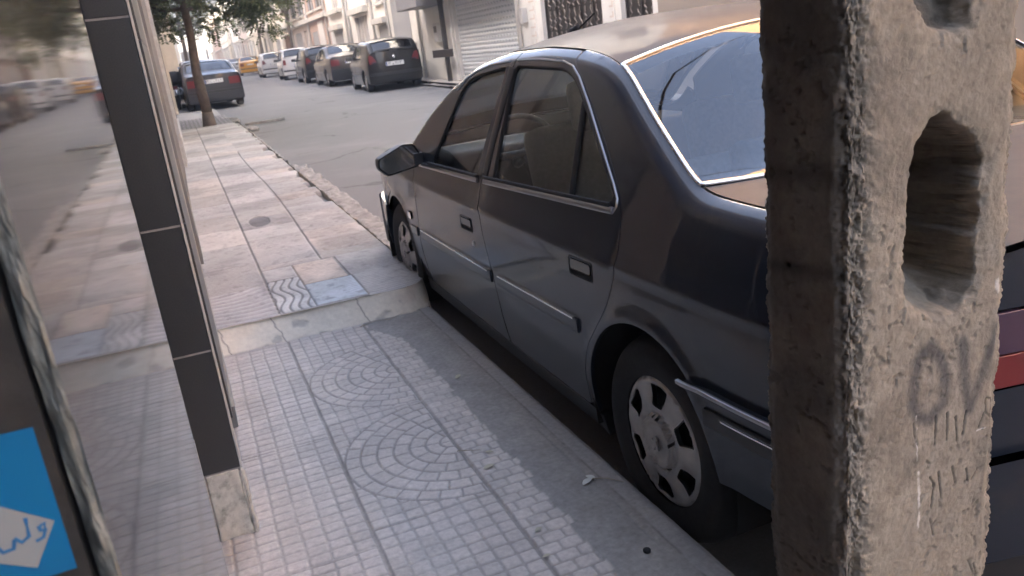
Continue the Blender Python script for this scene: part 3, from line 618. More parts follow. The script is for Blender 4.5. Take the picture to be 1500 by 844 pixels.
    roof = panel('roof', plan(.36, 1.62, .998, .06, .10, 24), tp, m_paintd, car, sp=.07, ref=n2, lip=.006)
    rg = plan(-.13, .352, .996, -.09, .055, 16)
    panel('rear_window', rg, tp, m_rglass, car, sp=.05, ref=n2, lip=0, off=.000)
    strip_on('rear_window_chrome', tp, resample(rg, .03), n2, .012, .006, m_chrome, car, closed=True, d=.02, off=.001)
    ws = plan(1.70, 2.34, .94, .08, .10, 14)
    panel('windscreen', ws, tp, m_glass, car, sp=.06, ref=n2, lip=0)
    strip_on('windscreen_seal', tp, ws, n2, .02, .006, m_rub, car, closed=True)
    panel('hood', plan(2.42, 3.38, .985, .08, .03), tp, m_paintd, car, sp=.07, ref=n2, lip=.01)
    panel('boot_lid', plan(-.84, -.142, .990, 0, -.085, 12), tp, m_paintd, car, sp=.05, ref=n2, lip=.012)
    panel('windscreen_cowl', plan(2.36, 2.41, .985, .08, .08), tp, m_trim, car, sp=.07, ref=n2, lip=.01)
    # rear face
    en = HS.end(-1); nr = (0, -1, 0)
    panel('boot_face', rounded([(-.785, .50, .01), (.785, .50, .01), (.785, .708, .01), (.56, .708, .01), (.56, .856, .01), (.78, .858, .02), (.76, .966, .01), (-.76, .966, .01), (-.78, .858, .02), (-.56, .856, .01), (-.56, .708, .01), (-.785, .708, .01)], .02), en, m_paint, car, ref=nr, sp=.06, lip=.01)
    for sg in (-1, 1):
        panel('tail_light', rounded([(sg*.565, .715), (sg*.785, .715), (sg*.785, .772), (sg*.57, .772)], .015), en, m_tail, car, ref=nr, sp=.05, lip=.02, off=.004)
        panel('tail_light', rounded([(sg*.57, .778), (sg*.785, .778), (sg*.78, .850), (sg*.575, .85)], .02), en, m_tail2, car, ref=nr, sp=.05, lip=.02, off=.004)
        b = lathe('boot_emblem', [(.021, -.002), (.0225, .004), (.026, .006), (.029, .004), (.030, -.002)], m_chrome, car, 28); q = en(np.array([sg*.632]), np.array([.925]))[0]; b.location = q; b.rotation_euler = (0, 0, rad(90)); 
        if sg > 0: b.name = 'boot_emblem'
    rb = lambda x, z: en(x, z)+np.array([0, -.05, 0])*sm(.0, .1, .88-np.abs(x))[..., None]
    panel('rear_bumper', rounded([(-.82, .37), (.82, .37), (.82, .575), (-.82, .575)], .02), lambda x, z: en(x, z)+np.stack([0*x, -.022+0*x, 0*x], -1), m_paint, car, ref=nr, sp=.06, lip=.04)
    panel('rear_valance', rounded([(-.76, .22), (.76, .22), (.78, .38), (-.78, .38)], .02), en, m_trim, car, ref=nr, sp=.06, lip=.02)
    panel('number_plate', rounded([(-.26, .66), (.26, .66), (.26, .77), (-.26, .77)], .01), en, m_white, car, ref=nr, sp=.06, lip=.004, off=.006)
    ef = HS.end(1)
    panel('front_face', rounded([(-.74, .30), (.74, .30), (.72, .74), (-.72, .74)], .03), ef, m_trim, car, ref=(0, 1, 0), sp=.08, lip=.03)
    panel('front_bumper', rounded([(-.78, .22), (.78, .22), (.78, .54), (-.78, .54)], .02), lambda x, z: ef(x, z)+np.stack([0*x, .04+0*x, 0*x], -1), m_paint, car, ref=(0, 1, 0), sp=.08, lip=.04)
    for sg in (-1, 1): panel('headlight', rounded([(sg*.40, .58), (sg*.64, .58), (sg*.63, .70), (sg*.42, .70)], .03), ef, m_satin, car, ref=(0, 1, 0), sp=.05, lip=.02, off=.01)
    # inner parts
    for sg in (-1, 1):
        inn = lambda y, z, sg=sg: np.stack([sg*(HS.W(y, z)-.065), y, z], -1)
        panel('door_card', rounded([(.44, .25), (2.25, .25), (2.2, .86), (.18, .90), (.16, .72), (.44, .66)], .03), inn, m_liner, car, ref=(-sg, 0, 0), sp=.08, lip=0)
    panel('headliner', plan(.34, 1.70, .93, .05, .09), lambda a, y: tp(a, y)-np.array([0, 0, .03]), m_liner, car, sp=.08, ref=(0, 0, -1), lip=0)
    fl = MB(); fl.box(-.76, .76, .36, 2.30, .17, .24); fl.box(-.60, .60, -.80, .36, .2, .3); fl.box(-.60, .60, 2.30, 3.35, .2, .45)
    fl.box(-.76, .76, -.02, .30, .66, .70); fl.build('floor_pan', m_under, car)
    sh = MB(); sh.box(-.62, .62, -.14, .30, .86, .885); sh.build('parcel_shelf', m_liner, car, bevel=.01)
    for sg in (-1, 1):
        for a in (0, 2.669):
            n = 20; V = []; 
            for i in range(n+1):
                t = math.pi*i/n*1.16-.25
                for x in (.845, .58): V.append((sg*x, a+.362*math.cos(t), .295+.362*math.sin(t)))
            Fc = [(2*i, 2*i+1, 2*i+3, 2*i+2) for i in range(n)]
            b0 = len(V); V.append((sg*.58, a, .295)); Fc += [(2*i+1, 2*i+3, b0) for i in range(n)]
            link('wheel_liner', mesh('wheel_liner', V, Fc, True), m_under, car)
    def cushion(name, x0, x1, y0, y1, z0, z1, tilt=0, py=0, pz=0, mat=m_seat, bev=.05):
        b = MB(); b.box(x0, x1, y0, y1, z0, z1); o = b.build(name, mat, car, True, bev)
        if tilt:
            R_ = Matrix.Translation((0, py, pz)) @ Matrix.Rotation(tilt, 4, 'X') @ Matrix.Translation((0, -py, -pz)); o.data.transform(R_)
        return o
    for cx_ in (-.37, .37):
        cushion('front_seat', cx_-.25, cx_+.25, 1.12, 1.66, .38, .54); cushion('seat_back', cx_-.25, cx_+.25, 1.02, 1.16, .46, 1.06, rad(-14), 1.09, .46)
        cushion('headrest', cx_-.13, cx_+.13, .985, 1.075, 1.03, 1.22, rad(-8), 1.0, 1.0, bev=.035)
    cushion('rear_seat', -.66, .66, .32, .82, .36, .54); cushion('rear_seat_back', -.66, .66, .20, .36, .46, .98, rad(-20), .3, .46)
    for cx_ in (-.36, .36): cushion('headrest', cx_-.13, cx_+.13, .02, .10, .92, 1.06, rad(-10), .05, .9, bev=.03)
    d = MB(); d.box(-.70, .70, 1.98, 2.32, .60, .90); d.build('dashboard', m_dash, car, True, .05)
    sw_ = MB(); cc = Vector((-.37, 1.86, .86)); ax1 = Vector((1, 0, 0)); ax2 = Vector((0, .42, .91)).normalized(); ring = [tuple(cc+.185*(math.cos(t)*ax1+math.sin(t)*ax2)) for t in np.linspace(0, 2*math.pi, 33)]
    sw_.tube(ring, .014, 8); sw_.tube([cc-.17*ax1, cc+.17*ax1], .02, 6); sw_.tube([cc, cc-.17*ax2], .02, 6); sw_.tube([cc, cc+Vector((0, .2, -.09))], .03, 8); sw_.build('steering_wheel', m_dash, car, True)
    for (sx, a) in ((-1, 0), (-1, 2.669), (1, 0), (1, 2.669)): wheel(car, sx*.827, a, .295, sx)
    # aerial on the roof's far front corner
    b = MB(); z0 = float(HS.top(np.array([-.357]), np.array([1.24]))[0, 2]); b.tube([(-.357, 1.24, z0-.004), (-.325, 1.13, z0+.055)], .0045, 6, .003); b.tube([(-.36, 1.26, z0-.002), (-.354, 1.21, z0+.008)], .016, 8); b.build('aerial', m_rub, car, True)
hero()
# ------------------------------------------------------------------ the wall beside the camera
cl = empty('stone_cladding_panel', (-.0752, .40, 0)); tag(cl, 'polished black stone slab with a broken edge, mirroring the pavement, nearest thing on the left', 'wall cladding')
def cladding():
    zz = np.concatenate([np.linspace(-.0, .9, 20), np.linspace(.92, 1.6, 170), np.linspace(1.62, 3.2, 20)])
    n = len(zz); nz = fbm(zz, 0*zz, 12, 4, 300)-.5; n2 = fbm(zz, 0*zz, 60, 3, 303)-.5
    edge = .010*nz+.006*n2; far = .0
    # mirror face
    yy = np.concatenate([[0.0], np.linspace(.02, .66, 40)]); V = []; Y, Z = np.meshgrid(yy, zz, indexing='xy'); Yp = Y.copy(); Yp[:, 0] = edge[:]; 
    Yp[:, -1] = .672+.012*np.clip(zz-1.42, 0, 1)/.2+.006*n2
    o = link('polished_face', grid_mesh('polished_face', 0*Yp, Yp, Z, True), m_mirror, cl)
    tt = np.linspace(0, 1, 9); TT, Z2 = np.meshgrid(tt, zz, indexing='xy')
    rough = fbm(TT*.05, Z2, 45, 4, 310)-.5
    th = .0105+.004*(fbm(0*zz, zz, 9, 3, 315)-.5)
    X2 = -TT*th[:, None]; Y2 = edge[:, None]+.010*rough*(TT > 0)+.006*TT**2
    C = np.ones(X2.shape+(3,))*np.array([.17, .18, .168]); C *= (.75+.6*fbm(TT*.05, Z2, 70, 3, 320))[..., None]; C *= (1-.55*sm(.58, .7, fbm(TT*.05, Z2, 30, 3, 322)))[..., None]
    link('broken_edge', grid_mesh('broken_edge', X2, Y2, Z2, False, C), P('broken_stone', rough=.9, attr=True, noise=(120, .25)), cl)
    b = MB(); b.box(-.0150, -.003, .02, .66, 0, 3.2); b.build('slab_body', m_blackst, cl)
cladding()
jb = MB(); jb.box(-.75, -.0885, .405, 1.05, 0, 3.2); jb = jb.build('door_jamb', m_dark); tag(jb, 'dark door jamb behind the stone slab edge, carrying a blue sticker', 'door jamb')
# blue sticker with the white diamond
stk = empty('sticker', (-.0895, .4035, 1.094)); tag(stk, 'bright blue sticker with a white diamond on the dark jamb at lower left', 'sticker')
def sticker():
    R_ = rad(0)
    pts = [(-.15, -.0125), (-.0035, -.0095), (-.0030, .066), (-.15, .0685)]
    link('sticker_sheet', mesh('sticker_sheet', [(x, -.0008, z) for x, z in pts], [(0, 1, 2, 3)]), P('sticker_blue', (.006, .155, .36), .4), stk)
    dm = [(-.0062, .0182), (-.0187, -.0035), (-.037, .006), (-.0250, .0345)]; dm = [(-.0062, .0182), (-.0190, -.0032), (-.0400, .0085), (-.0255, .0325)]
    link('sticker_diamond', mesh('sticker_diamond', [(x, -.0014, z) for x, z in dm], [(0, 1, 2, 3)]), P('sticker_white', (.30, .325, .335), .5), stk)
    b = MB(); tube = lambda L, r: b.tube([(x, -.0018, z) for x, z in L], r, 6)
    tube([(-.0125, .0175), (-.0105, .0185), (-.0108, .0150), (-.0128, .0152), (-.0130, .0178)], .0011); tube([(-.0108, .0155), (-.0125, .0115), (-.0160, .0105)], .0009)
    tube([(-.0172, .0235), (-.0180, .0140), (-.0215, .0120), (-.0240, .0150)], .0011); tube([(-.0240, .0145), (-.0255, .0100), (-.0300, .0095), (-.0320, .0135)], .0011)
    for v in b.V: pass
    b.V = [(v[0], -.0016+(v[1]+.0018)*.15, v[2]) for v in b.V]; b.build('sticker_lettering', P('sticker_ink', (.03, .16, .36), .5), stk)
sticker()
# black granite pilaster
pl = empty('granite_pilaster', (-.10, 2.3, 0)); tag(pl, 'narrow pilaster of black granite tiles on a white marble base at the left', 'pilaster')
def pilaster():
    zj = [.210, .575, .930, 1.458, 1.90, 2.5, 3.2]
    b = MB()
    for a, c in zip(zj[:-1], zj[1:]): b.box(-.060, .0405, 0, .30, a+.0028, c-.0028)
    b.build('granite_tile', m_blackst, pl, bevel=.0012)
    g = MB(); g.box(-.059, .0395, .0015, .29, .2, 3.2); g.build('tile_joint', m_grout, pl)
    def rough_box(name, x0, x1, y0, y1, z0, z1, mat, seed, amp=.004, cuts=14):
        bm = bmesh.new(); bmesh.ops.create_cube(bm, size=1)
        for v in bm.verts: v.co = Vector((x0 if v.co.x < 0 else x1, y0 if v.co.y < 0 else y1, z0 if v.co.z < 0 else z1))
        bmesh.ops.bevel(bm, geom=bm.edges[:], offset=.004, segments=2, profile=.6, affect='EDGES'); bmesh.ops.subdivide_edges(bm, edges=[e for e in bm.edges if e.calc_length() > .02], cuts=cuts, use_grid_fill=True)
        bm.normal_update(); co = np.array([v.co for v in bm.verts]); nn = fbm(co[:, 0]+co[:, 1]*.7, co[:, 2], 28, 4, seed)-.5; n2_ = fbm(co[:, 0]+co[:, 1], co[:, 2], 90, 3, seed+5)-.5; foot = np.clip((.04-co[:, 2])/.04, 0, 1)
        for v, k, k2, f_ in zip(bm.verts, nn, n2_, foot): v.co += v.normal*(amp*1.6*k+amp*.5*k2+.010*f_*f_*(.5+k))
        me = bpy.data.meshes.new(name); bm.to_mesh(me); bm.free(); me.shade_smooth(); return link(name, me, mat, pl)
    m_foot = P('weathered_marble', (.50, .50, .46), .75, noise=(30, .16), bump=(90, .5, .002), dirt=(22, .50, (.26, .26, .23)))
    rough_box('base_block', -.057, .0345, -.004, .10, -.002, .2085, m_foot, 800); rough_box('base_slab', .0385, .0500, -.010, .05, -.002, .205, m_foot, 810, .002, 8)
    t = MB(); t.box(.0415, .0475, -.002, .010, .21, 3.2); t.build('edge_strip', m_marble, pl, bevel=.001)
    t = MB(); 
    for a, c in ((.36, .93), (.934, 1.40), (1.404, 3.2)): t.box(.0415, .0535, .014, .75, a, c)
    t.build('side_tile', m_blackst, pl, bevel=.001)
    t = MB(); t.box(.0415, .0555, .755, .775, .1, 3.2); t.build('edge_strip', m_marble, pl, bevel=.001)
pilaster()
m_wallg = P('left_wall_render', (.19, .19, .185), .85, noise=(3, .25), bump=(25, .5, .01), dirt=(1.2, .55, (.12, .12, .115)))
m_cream = P('cream_stone', (.50, .43, .34), .8, noise=(1.5, .12), bump=(12, .3, .01))
def box_thing(name, label, cat, parts, group=None, kind=None):
    t = empty(name, parts[0][2][:0] or (0, 0, 0)); 
    xs = [p[2] for p in parts]; x0 = xs[0]; t.location = ((x0[0]+x0[1])/2, (x0[2]+x0[3])/2, x0[4]); L = t.location.copy()
    for nm, mt, bx, *r in parts:
        b = MB(); b.box(bx[0]-L.x, bx[1]-L.x, bx[2]-L.y, bx[3]-L.y, bx[4]-L.z, bx[5]-L.z); b.build(nm, mt, t, bevel=r[0] if r else 0)
    return tag(t, label, cat, group, kind)
lf = box_thing('shop_front', 'grey rendered shop wall running along the pavement behind the granite pilaster', 'shop front', [
    ('wall', m_wallg, (-6, -.105, 3.08, 17.2, -.1, 9.3)), ('pier', m_wallg, (-.30, -.050, 3.09, 3.5, 0, 4), .004), ('pier', m_wallg, (-.30, -.062, 5.6, 6.1, 0, 4), .004),
    ('pier', m_marble, (-.30, -.040, 11.2, 11.5, .1, 4), .004), ('shutter', m_trim, (-.20, -.085, 3.6, 5.5, .1, 3.2), .004), ('shutter', P('brown_shutter', (.10, .09, .085), .6, noise=(8, .2)), (-.20, -.080, 6.2, 11.1, .1, 3.2), .004),
    ('skirting', m_marble, (-.20, -.030, 11.6, 17.1, .1, .55), .004), ('canopy', m_trim, (-.25, .05, 3.2, 16.8, 3.3, 3.5), .01)])
l2 = box_thing('brick_house', 'brown house front behind the tree at the left edge of the street', 'house', [('wall', P('brown_brick', (.25, .20, .17), .85, noise=(2, .25), bump=(20, .4, .01), dirt=(1.5, .5, (.38, .33, .27))), (-6, -.10, 17.2, 36, -.1, 9.7)),
    ('door', m_trim, (-.2, -.06, 19, 21, .2, 2.9), .01), ('window', m_trim, (-.2, -.07, 23, 25, 1.3, 2.8), .01), ('pier', m_cream, (-.3, -.0, 26, 26.6, .2, 5), .01)])
l3 = box_thing('corner_house', 'cream stone house with a narrow pillar beyond the motorbike', 'house', [('wall', m_cream, (-7, .25, 36, 79.9, .2, 10.2)), ('pier', m_cream, (.1, .42, 36.2, 37, .3, 7), .02), ('window', m_trim, (.1, .262, 40, 42, 1.6, 3.2), .01)])
l4 = box_thing('far_house', 'white house closing the left side at the far end of the street', 'house', [('wall', P('white_render', (.62, .6, .56), .85, noise=(.6, .1)), (-8, 1.2, 79.9, 170, .5, 11.0)), ('parapet', m_cream, (-7.9, 1.35, 80.0, 170, 8.2, 8.5))])
l5 = box_thing('end_house', 'pale building closing the view at the end of the street', 'house', [('wall', P('pale_render', (.62, .60, .57), .85, noise=(.4, .12)), (-14, 30, 190, 200, .5, 10.0)), ('window', m_trim, (3, 5, 189.9, 190.2, 4, 6)), ('window', m_trim, (8, 10, 189.9, 190.2, 4, 6))])
# houses behind the camera, on the camera's side of the street
l0 = box_thing('corner_shop', 'dark stone shop beside and behind the camera', 'shop', [('wall', P('dark_shop_wall', (.06, .062, .066), .7, noise=(2, .3)), (-6, -.30, -30, -1.2, -.2, 9.0)), ('pier', m_blackst, (-.5, -.12, -1.6, -1.2, 0, 4), .01), ('back_wall', P('shop_inside', (.055, .058, .062), .8), (-6, -2.2, -1.2, 3.08, -.2, 9.0)), ('lintel', m_blackst, (-2.2, -.12, -1.2, 3.08, 3.25, 9.0))])

# ------------------------------------------------------------------ the concrete pole
def pole():
    X0, X1, Y0, Y1 = .664, .931, .70, .862; W_, D_ = X1-X0, Y1-Y0; r = .010
    # perimeter, counted from the left back corner: left face, front face, right face, back face
    nl, nf, nr_, nbk = 62, 178, 40, 30
    per = []
    def seg(a, b, n, nr): 
        for i in range(n): t = i/n; per.append((a[0]+(b[0]-a[0])*t, a[1]+(b[1]-a[1])*t, nr[0], nr[1]))
    seg((X0, Y1), (X0, Y0), nl, (-1, 0)); seg((X0, Y0), (X1, Y0), nf, (0, -1)); seg((X1, Y0), (X1, Y1), nr_, (1, 0)); seg((X1, Y1), (X0, Y1), nbk, (0, 1))
    per = np.array(per); n = len(per)
    zz = np.concatenate([np.linspace(-.06, .40, 60), np.arange(.402, 1.42, .0016), np.linspace(1.43, 7.8, 260)])
    m = len(zz); PX = np.repeat(per[None, :, 0], m, 0); PY = np.repeat(per[None, :, 1], m, 0); NX = np.repeat(per[None, :, 2], m, 0); NY = np.repeat(per[None, :, 3], m, 0); Z = np.repeat(zz[:, None], n, 1)
    s = np.concatenate([[0], np.cumsum(np.hypot(*np.diff(per[:, :2], axis=0).T))]); Sx = np.repeat(s[None, :], m, 0)
    front = (np.arange(n) >= nl) & (np.arange(n) < nl+nf); FR = np.repeat(front[None, :], m, 0)
    dcor = np.minimum(np.minimum(np.abs(PX-X0)+np.abs(PY-Y0), np.abs(PX-X1)+np.abs(PY-Y0)), np.minimum(np.abs(PX-X0)+np.abs(PY-Y1), np.abs(PX-X1)+np.abs(PY-Y1)))
    dl = np.abs(PX-X0)+np.abs(PY-Y0)
    n1 = fbm(Sx, Z, 16, 5, 400); n2 = fbm(Sx, Z, 70, 4, 410); n3 = fbm(Sx, Z, 170, 3, 420); nbig = fbm(Sx, Z, 5, 3, 430)
    # eroded arrises
    lefta = sm(.055, .0, dl)*FR; wob = .012*(fbm(0*Sx, Z, 14, 4, 440)-.5)
    ero = sm(.030, .0, dcor+wob*1.4)
    crumb = sm(.34, .66, fbm(Sx, Z, 95, 4, 412, .62))-.5; crumbf = sm(.34, .66, fbm(Sx, Z, 230, 3, 422, .6))-.5
    wl_ = np.where(FR, sm(.048, .012, dl+wob*1.3), sm(.030, -.002, dl+wob*.8)); wr_ = sm(.022, .0, dcor+wob)
    wl_ = wl_*(.55+.9*fbm(0*Sx, Z, 26, 3, 418)); rgh = np.clip(np.maximum(wl_, .75*wr_), 0, 1)
    D = -.0070*ero*(.5+1.6*n1)-.0045*wl_*sm(.4, .62, fbm(Sx, Z, 30, 3, 417))
    D += crumb*(.0006+.0034*rgh)+crumbf*(.0006+.0018*rgh)
    D += .004*(nbig-.5)
    pits = sm(.66, .72, fbm(Sx, Z, 85, 4, 450))*(sm(.42, .6, fbm(Sx, Z, 9, 3, 455))*.9+.1); D -= .0020*pits*(1-.6*rgh)
    D += -.010*sm(.75, .55, Z)*sm(.05, 0, dl)*FR*n1
    # the long recess, its upper neighbour, and the spalled lower right corner
    rec = rounded([(.7510,.945),(.7525,1.02,.02),(.7540,1.085,.01),(.7655,1.124,.012),(.7853,1.147,.010),(.8080,1.163,.008),(.8329,1.1467,.010),(.8535,1.1263,.01),(.8720,1.1091,.008),(.8690,1.05,.02),(.8670,.99,.02),(.8690,.945,.02),(.848,.912,.02),(.818,.898,.02),(.776,.925,.02)], .01, 5)
    wx = PX+.009*(fbm(Sx, Z, 45, 4, 460)-.5)*2; wz = Z+.009*(fbm(Sx+3, Z, 40, 3, 463)-.5)*2
    def recess(poly, depth):
        ins = pip(wx, wz, poly); d = sdist(wx, wz, poly+[poly[0]]); sdv = np.where(ins, d, -d); return sdv
    rim = 0
    cols = FR
    dep = np.zeros_like(Z)
    sd1 = recess(rec, .09); bot = sm(.99, .93, Z)       # the foot of the recess slopes out
    depth = .125*(1-sm(.965, .895, Z)*.80)+.004*(n2-.5)
    dep = np.where(cols, depth*sm(-.002, .012, sd1), 0)
    rim = np.where(cols, np.exp(-(sd1/.010)**2), 0)
    for k in range(0, 7):
        z0 = 1.2445+.42*k; p2 = [(.748, z0+.09), (.758, z0+.045), (.7736, z0+.018), (.786, z0+.006), (.8168, z0), (.837, z0+.010), (.850, z0+.04), (.870, z0+.09), (.872, z0+.2), (.85, z0+.26), (.81, z0+.285), (.77, z0+.27), (.75, z0+.23)]
        sd2 = recess(p2, .09); dep = np.maximum(dep, np.where(cols, .085*(1-.65*sm(z0+.10, z0+.0, Z))*sm(-.002, .012, sd2), 0)); rim = np.maximum(rim, np.where(cols, np.exp(-(sd2/.010)**2), 0))
    D -= rim*.005*n2*1.6
    # scratched marks
    ST = [[(.7695,.7749),(.7718,.7589),(.7766,.7421)],[(.8078,.7735),(.8077,.7322)],[(.8276,.7727),(.8283,.7336)],[(.8614,.7653),(.8569,.7326)],[(.8425,.7632),(.8477,.7249)],[(.8963,.7733),(.9096,.7695),(.9082,.7435),(.8977,.7519),(.8963,.7733)],[(.8944,.7529),(.8859,.7343)],[(.8009,.6869),(.809,.6734),(.804,.6397)],[(.8158,.6899),(.8229,.6469)],[(.84,.69),(.8479,.663)],[(.8665,.6786),(.871,.6579)],[(.8868,.6692),(.8776,.6585)],[(.8034,.6234),(.811,.5955)],[(.8146,.6166),(.8084,.6105)],[(.8787,.5296),(.8907,.5011)],[(.8896,.5195),(.8966,.4964)]]
    sc_ = np.zeros_like(Z); zm = (zz > .45) & (zz < .82); sub = np.ix_(np.where(zm)[0], np.where(front)[0])
    for L in ST: sc_[sub] = np.maximum(sc_[sub], 1-sm(.0006, .0022, sdist(PX[sub], Z[sub], L)))
    sc_ *= .5+.8*n2; D -= .0022*sc_
    D = D-dep
    low = sm(.52, .44, Z)*sm(.03, .0, np.abs(PX-X1)+np.abs(PY-Y0)+.03*(n1-.5)); D -= .012*low
    rc = .007; cx_ = np.clip(PX, X0+rc, X1-rc); cyy = np.clip(PY, Y0+rc, Y1-rc); ex, ey = PX-cx_, PY-cyy; L = np.hypot(ex, ey)+1e-9; bx_, by_ = cx_+ex/L*rc, cyy+ey/L*rc
    r3 = .035; ex, ey = PX-np.clip(PX, X0+r3, X1-r3), PY-np.clip(PY, Y0+r3, Y1-r3); L = np.hypot(ex, ey)+1e-9; ux, uy = ex/L, ey/L; deep = dep > .002; ux = np.where(deep, NX, ux); uy = np.where(deep, NY, uy)
    # the steep sides of the recess get their own crumble
    X = bx_+ux*D+.010*(fbm(Sx+dep*1.5, Z, 38, 4, 495)-.5)*(dep > .004); Y = by_+uy*D
    X = X+.0065*(fbm(0*Z, Z, 22, 4, 470)-.5)*np.where(dcor < .02, 1, 0)*np.sign(PX-.8)
    # surface colour, with shade painted on the left face and in the recess
    C = np.ones(X.shape+(3,))*np.array([.262, .240, .200]); C *= (.80+.28*nbig+.30*(n2-.5)+.12)[..., None]
    C = C*(1-.15*pits[..., None]); C *= (1+.55*np.clip(crumb, -.5, .15)*rgh)[..., None]; C *= (1-.22*sm(.52, .66, fbm(Sx, Z, 9, 4, 490)))[..., None]
    ag = (sm(.6, .75, n2)*(ero+.2))[..., None]; C = C*(1-.4*ag)+np.array([.42, .37, .31])*.4*ag
    left = (np.arange(n) < nl)[None, :]; gr = np.where(left, .55+.5*sm(.42, .62, fbm(Sx, Z, 3.5, 4, 480)), 0)[..., None]; gr = np.clip(gr, 0, .88)  # left face: greasy soot patches, plus its shade put into the colour
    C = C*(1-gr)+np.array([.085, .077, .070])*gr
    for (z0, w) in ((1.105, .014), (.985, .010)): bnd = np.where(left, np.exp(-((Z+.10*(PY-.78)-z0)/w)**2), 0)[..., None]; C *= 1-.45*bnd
    ins = (dep > .02)[..., None]*1.0; C = C*(1-.45*ins*sm(.93, .985, Z)[..., None])  # shade of the recess painted in: darker above its sloping foot
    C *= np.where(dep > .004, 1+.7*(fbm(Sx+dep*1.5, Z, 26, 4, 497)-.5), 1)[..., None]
    O = [(.7945,.8738),(.7773,.8616),(.7693,.8346),(.7673,.8056),(.777,.7827),(.7986,.7737),(.8193,.7905),(.822,.8249),(.8134,.8519),(.7945,.8738)]
    V1 = [(.8492,.8669),(.8544,.831),(.8597,.7941),(.8663,.7691)]; V2 = [(.9117,.8708),(.9009,.8436),(.8872,.8119),(.8676,.7687)]
    zm = (zz > .73) & (zz < .92); sub = np.ix_(np.where(zm)[0], np.where(front)[0]); d = np.minimum(np.minimum(sdist(PX[sub], Z[sub], O), sdist(PX[sub], Z[sub], V1)), sdist(PX[sub], Z[sub], V2))
    mk = np.zeros_like(Z); mk[sub] = (1-sm(.001, .0165, d))*(.62+.5*n1[sub]); mk = np.clip(mk*1.05, 0, .85)[..., None]; C = C*(1-mk)+np.array([.085, .085, .088])*mk
    C *= (1-.55*np.clip(sc_, 0, 1))[..., None]
    wh = np.zeros_like(Z); zm = (zz > .58) & (zz < .97); sub = np.ix_(np.where(zm)[0], np.where(front)[0])
    for L, w in (([(.7800,.7013),(.7833,.6552),(.7827,.6171)], .0022), ([(.774,.785),(.777,.72)], .0007), ([(.9036,.9359),(.9067,.9208)], .004), ([(.8829,.7299),(.9058,.7309)], .0006)): wh[sub] = np.maximum(wh[sub], (1-sm(w*.5, w*1.3, sdist(PX[sub], Z[sub], L))))
    wh = (wh*sm(.3, .55, n2))[..., None]; C = C*(1-wh)+np.array([.62, .61, .58])*wh
    bl = np.exp(-((PX-.7773)**2+(Z-.7211)**2)/.0075**2)[..., None]*FR[..., None]; C *= 1-.5*bl
    i = np.arange(m*n).reshape(m, n); i2 = np.roll(i, -1, 1); q = np.stack([i[:-1], i2[:-1], i2[1:], i[1:]], -1).reshape(-1, 4)
    V = np.stack([X, Y, Z], -1).reshape(-1, 3); V[:, 0] -= .80; V[:, 1] -= .78
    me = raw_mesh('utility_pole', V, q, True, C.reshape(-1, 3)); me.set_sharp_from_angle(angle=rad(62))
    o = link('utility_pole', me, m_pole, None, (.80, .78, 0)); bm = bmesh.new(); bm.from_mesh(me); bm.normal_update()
    bm.faces.ensure_lookup_table(); f = bm.faces[2000]; c = f.calc_center_median()
    if f.normal.dot(Vector((c.x, c.y, 0))) < 0: bmesh.ops.reverse_faces(bm, faces=bm.faces)
    bm.to_mesh(me); bm.free(); tag(o, 'chipped concrete utility pole with an arched recess and sprayed digits, right foreground', 'utility pole')
pole()

# ------------------------------------------------------------------ houses across the street
FX = 7.22
m_f = {k: P('facade_'+k, c, .85, noise=(.8, .10), bump=(9, .35, .01), dirt=(.7, .57, tuple(v*.78 for v in c))) for k, c in dict(beige=(.64, .61, .55), cream=(.68, .65, .60), grey=(.50, .485, .47), pink=(.58, .50, .45), white=(.66, .64, .61), brick=(.46, .34, .28), orange=(.50, .29, .14), tan=(.58, .52, .44), brown=(.26, .22, .19)).items()}
m_iron = P('dark_iron', (.035, .03, .028), .5, noise=(30, .3)); m_slat = P('pale_metal_slats', (.50, .49, .48), .5, metal=.2); m_winglass = P('window_pane', (.05, .06, .065), .08, spec=.8)
m_pipe = P('drain_pipe', (.55, .53, .50), .6); m_ledge = P('stone_ledge', (.52, .49, .44), .85, noise=(4, .15)); m_greydoor = P('grey_door', (.42, .40, .385), .55, noise=(2, .1)); m_can = P('canopy_sheet', (.26, .255, .26), .5, noise=(2, .1))
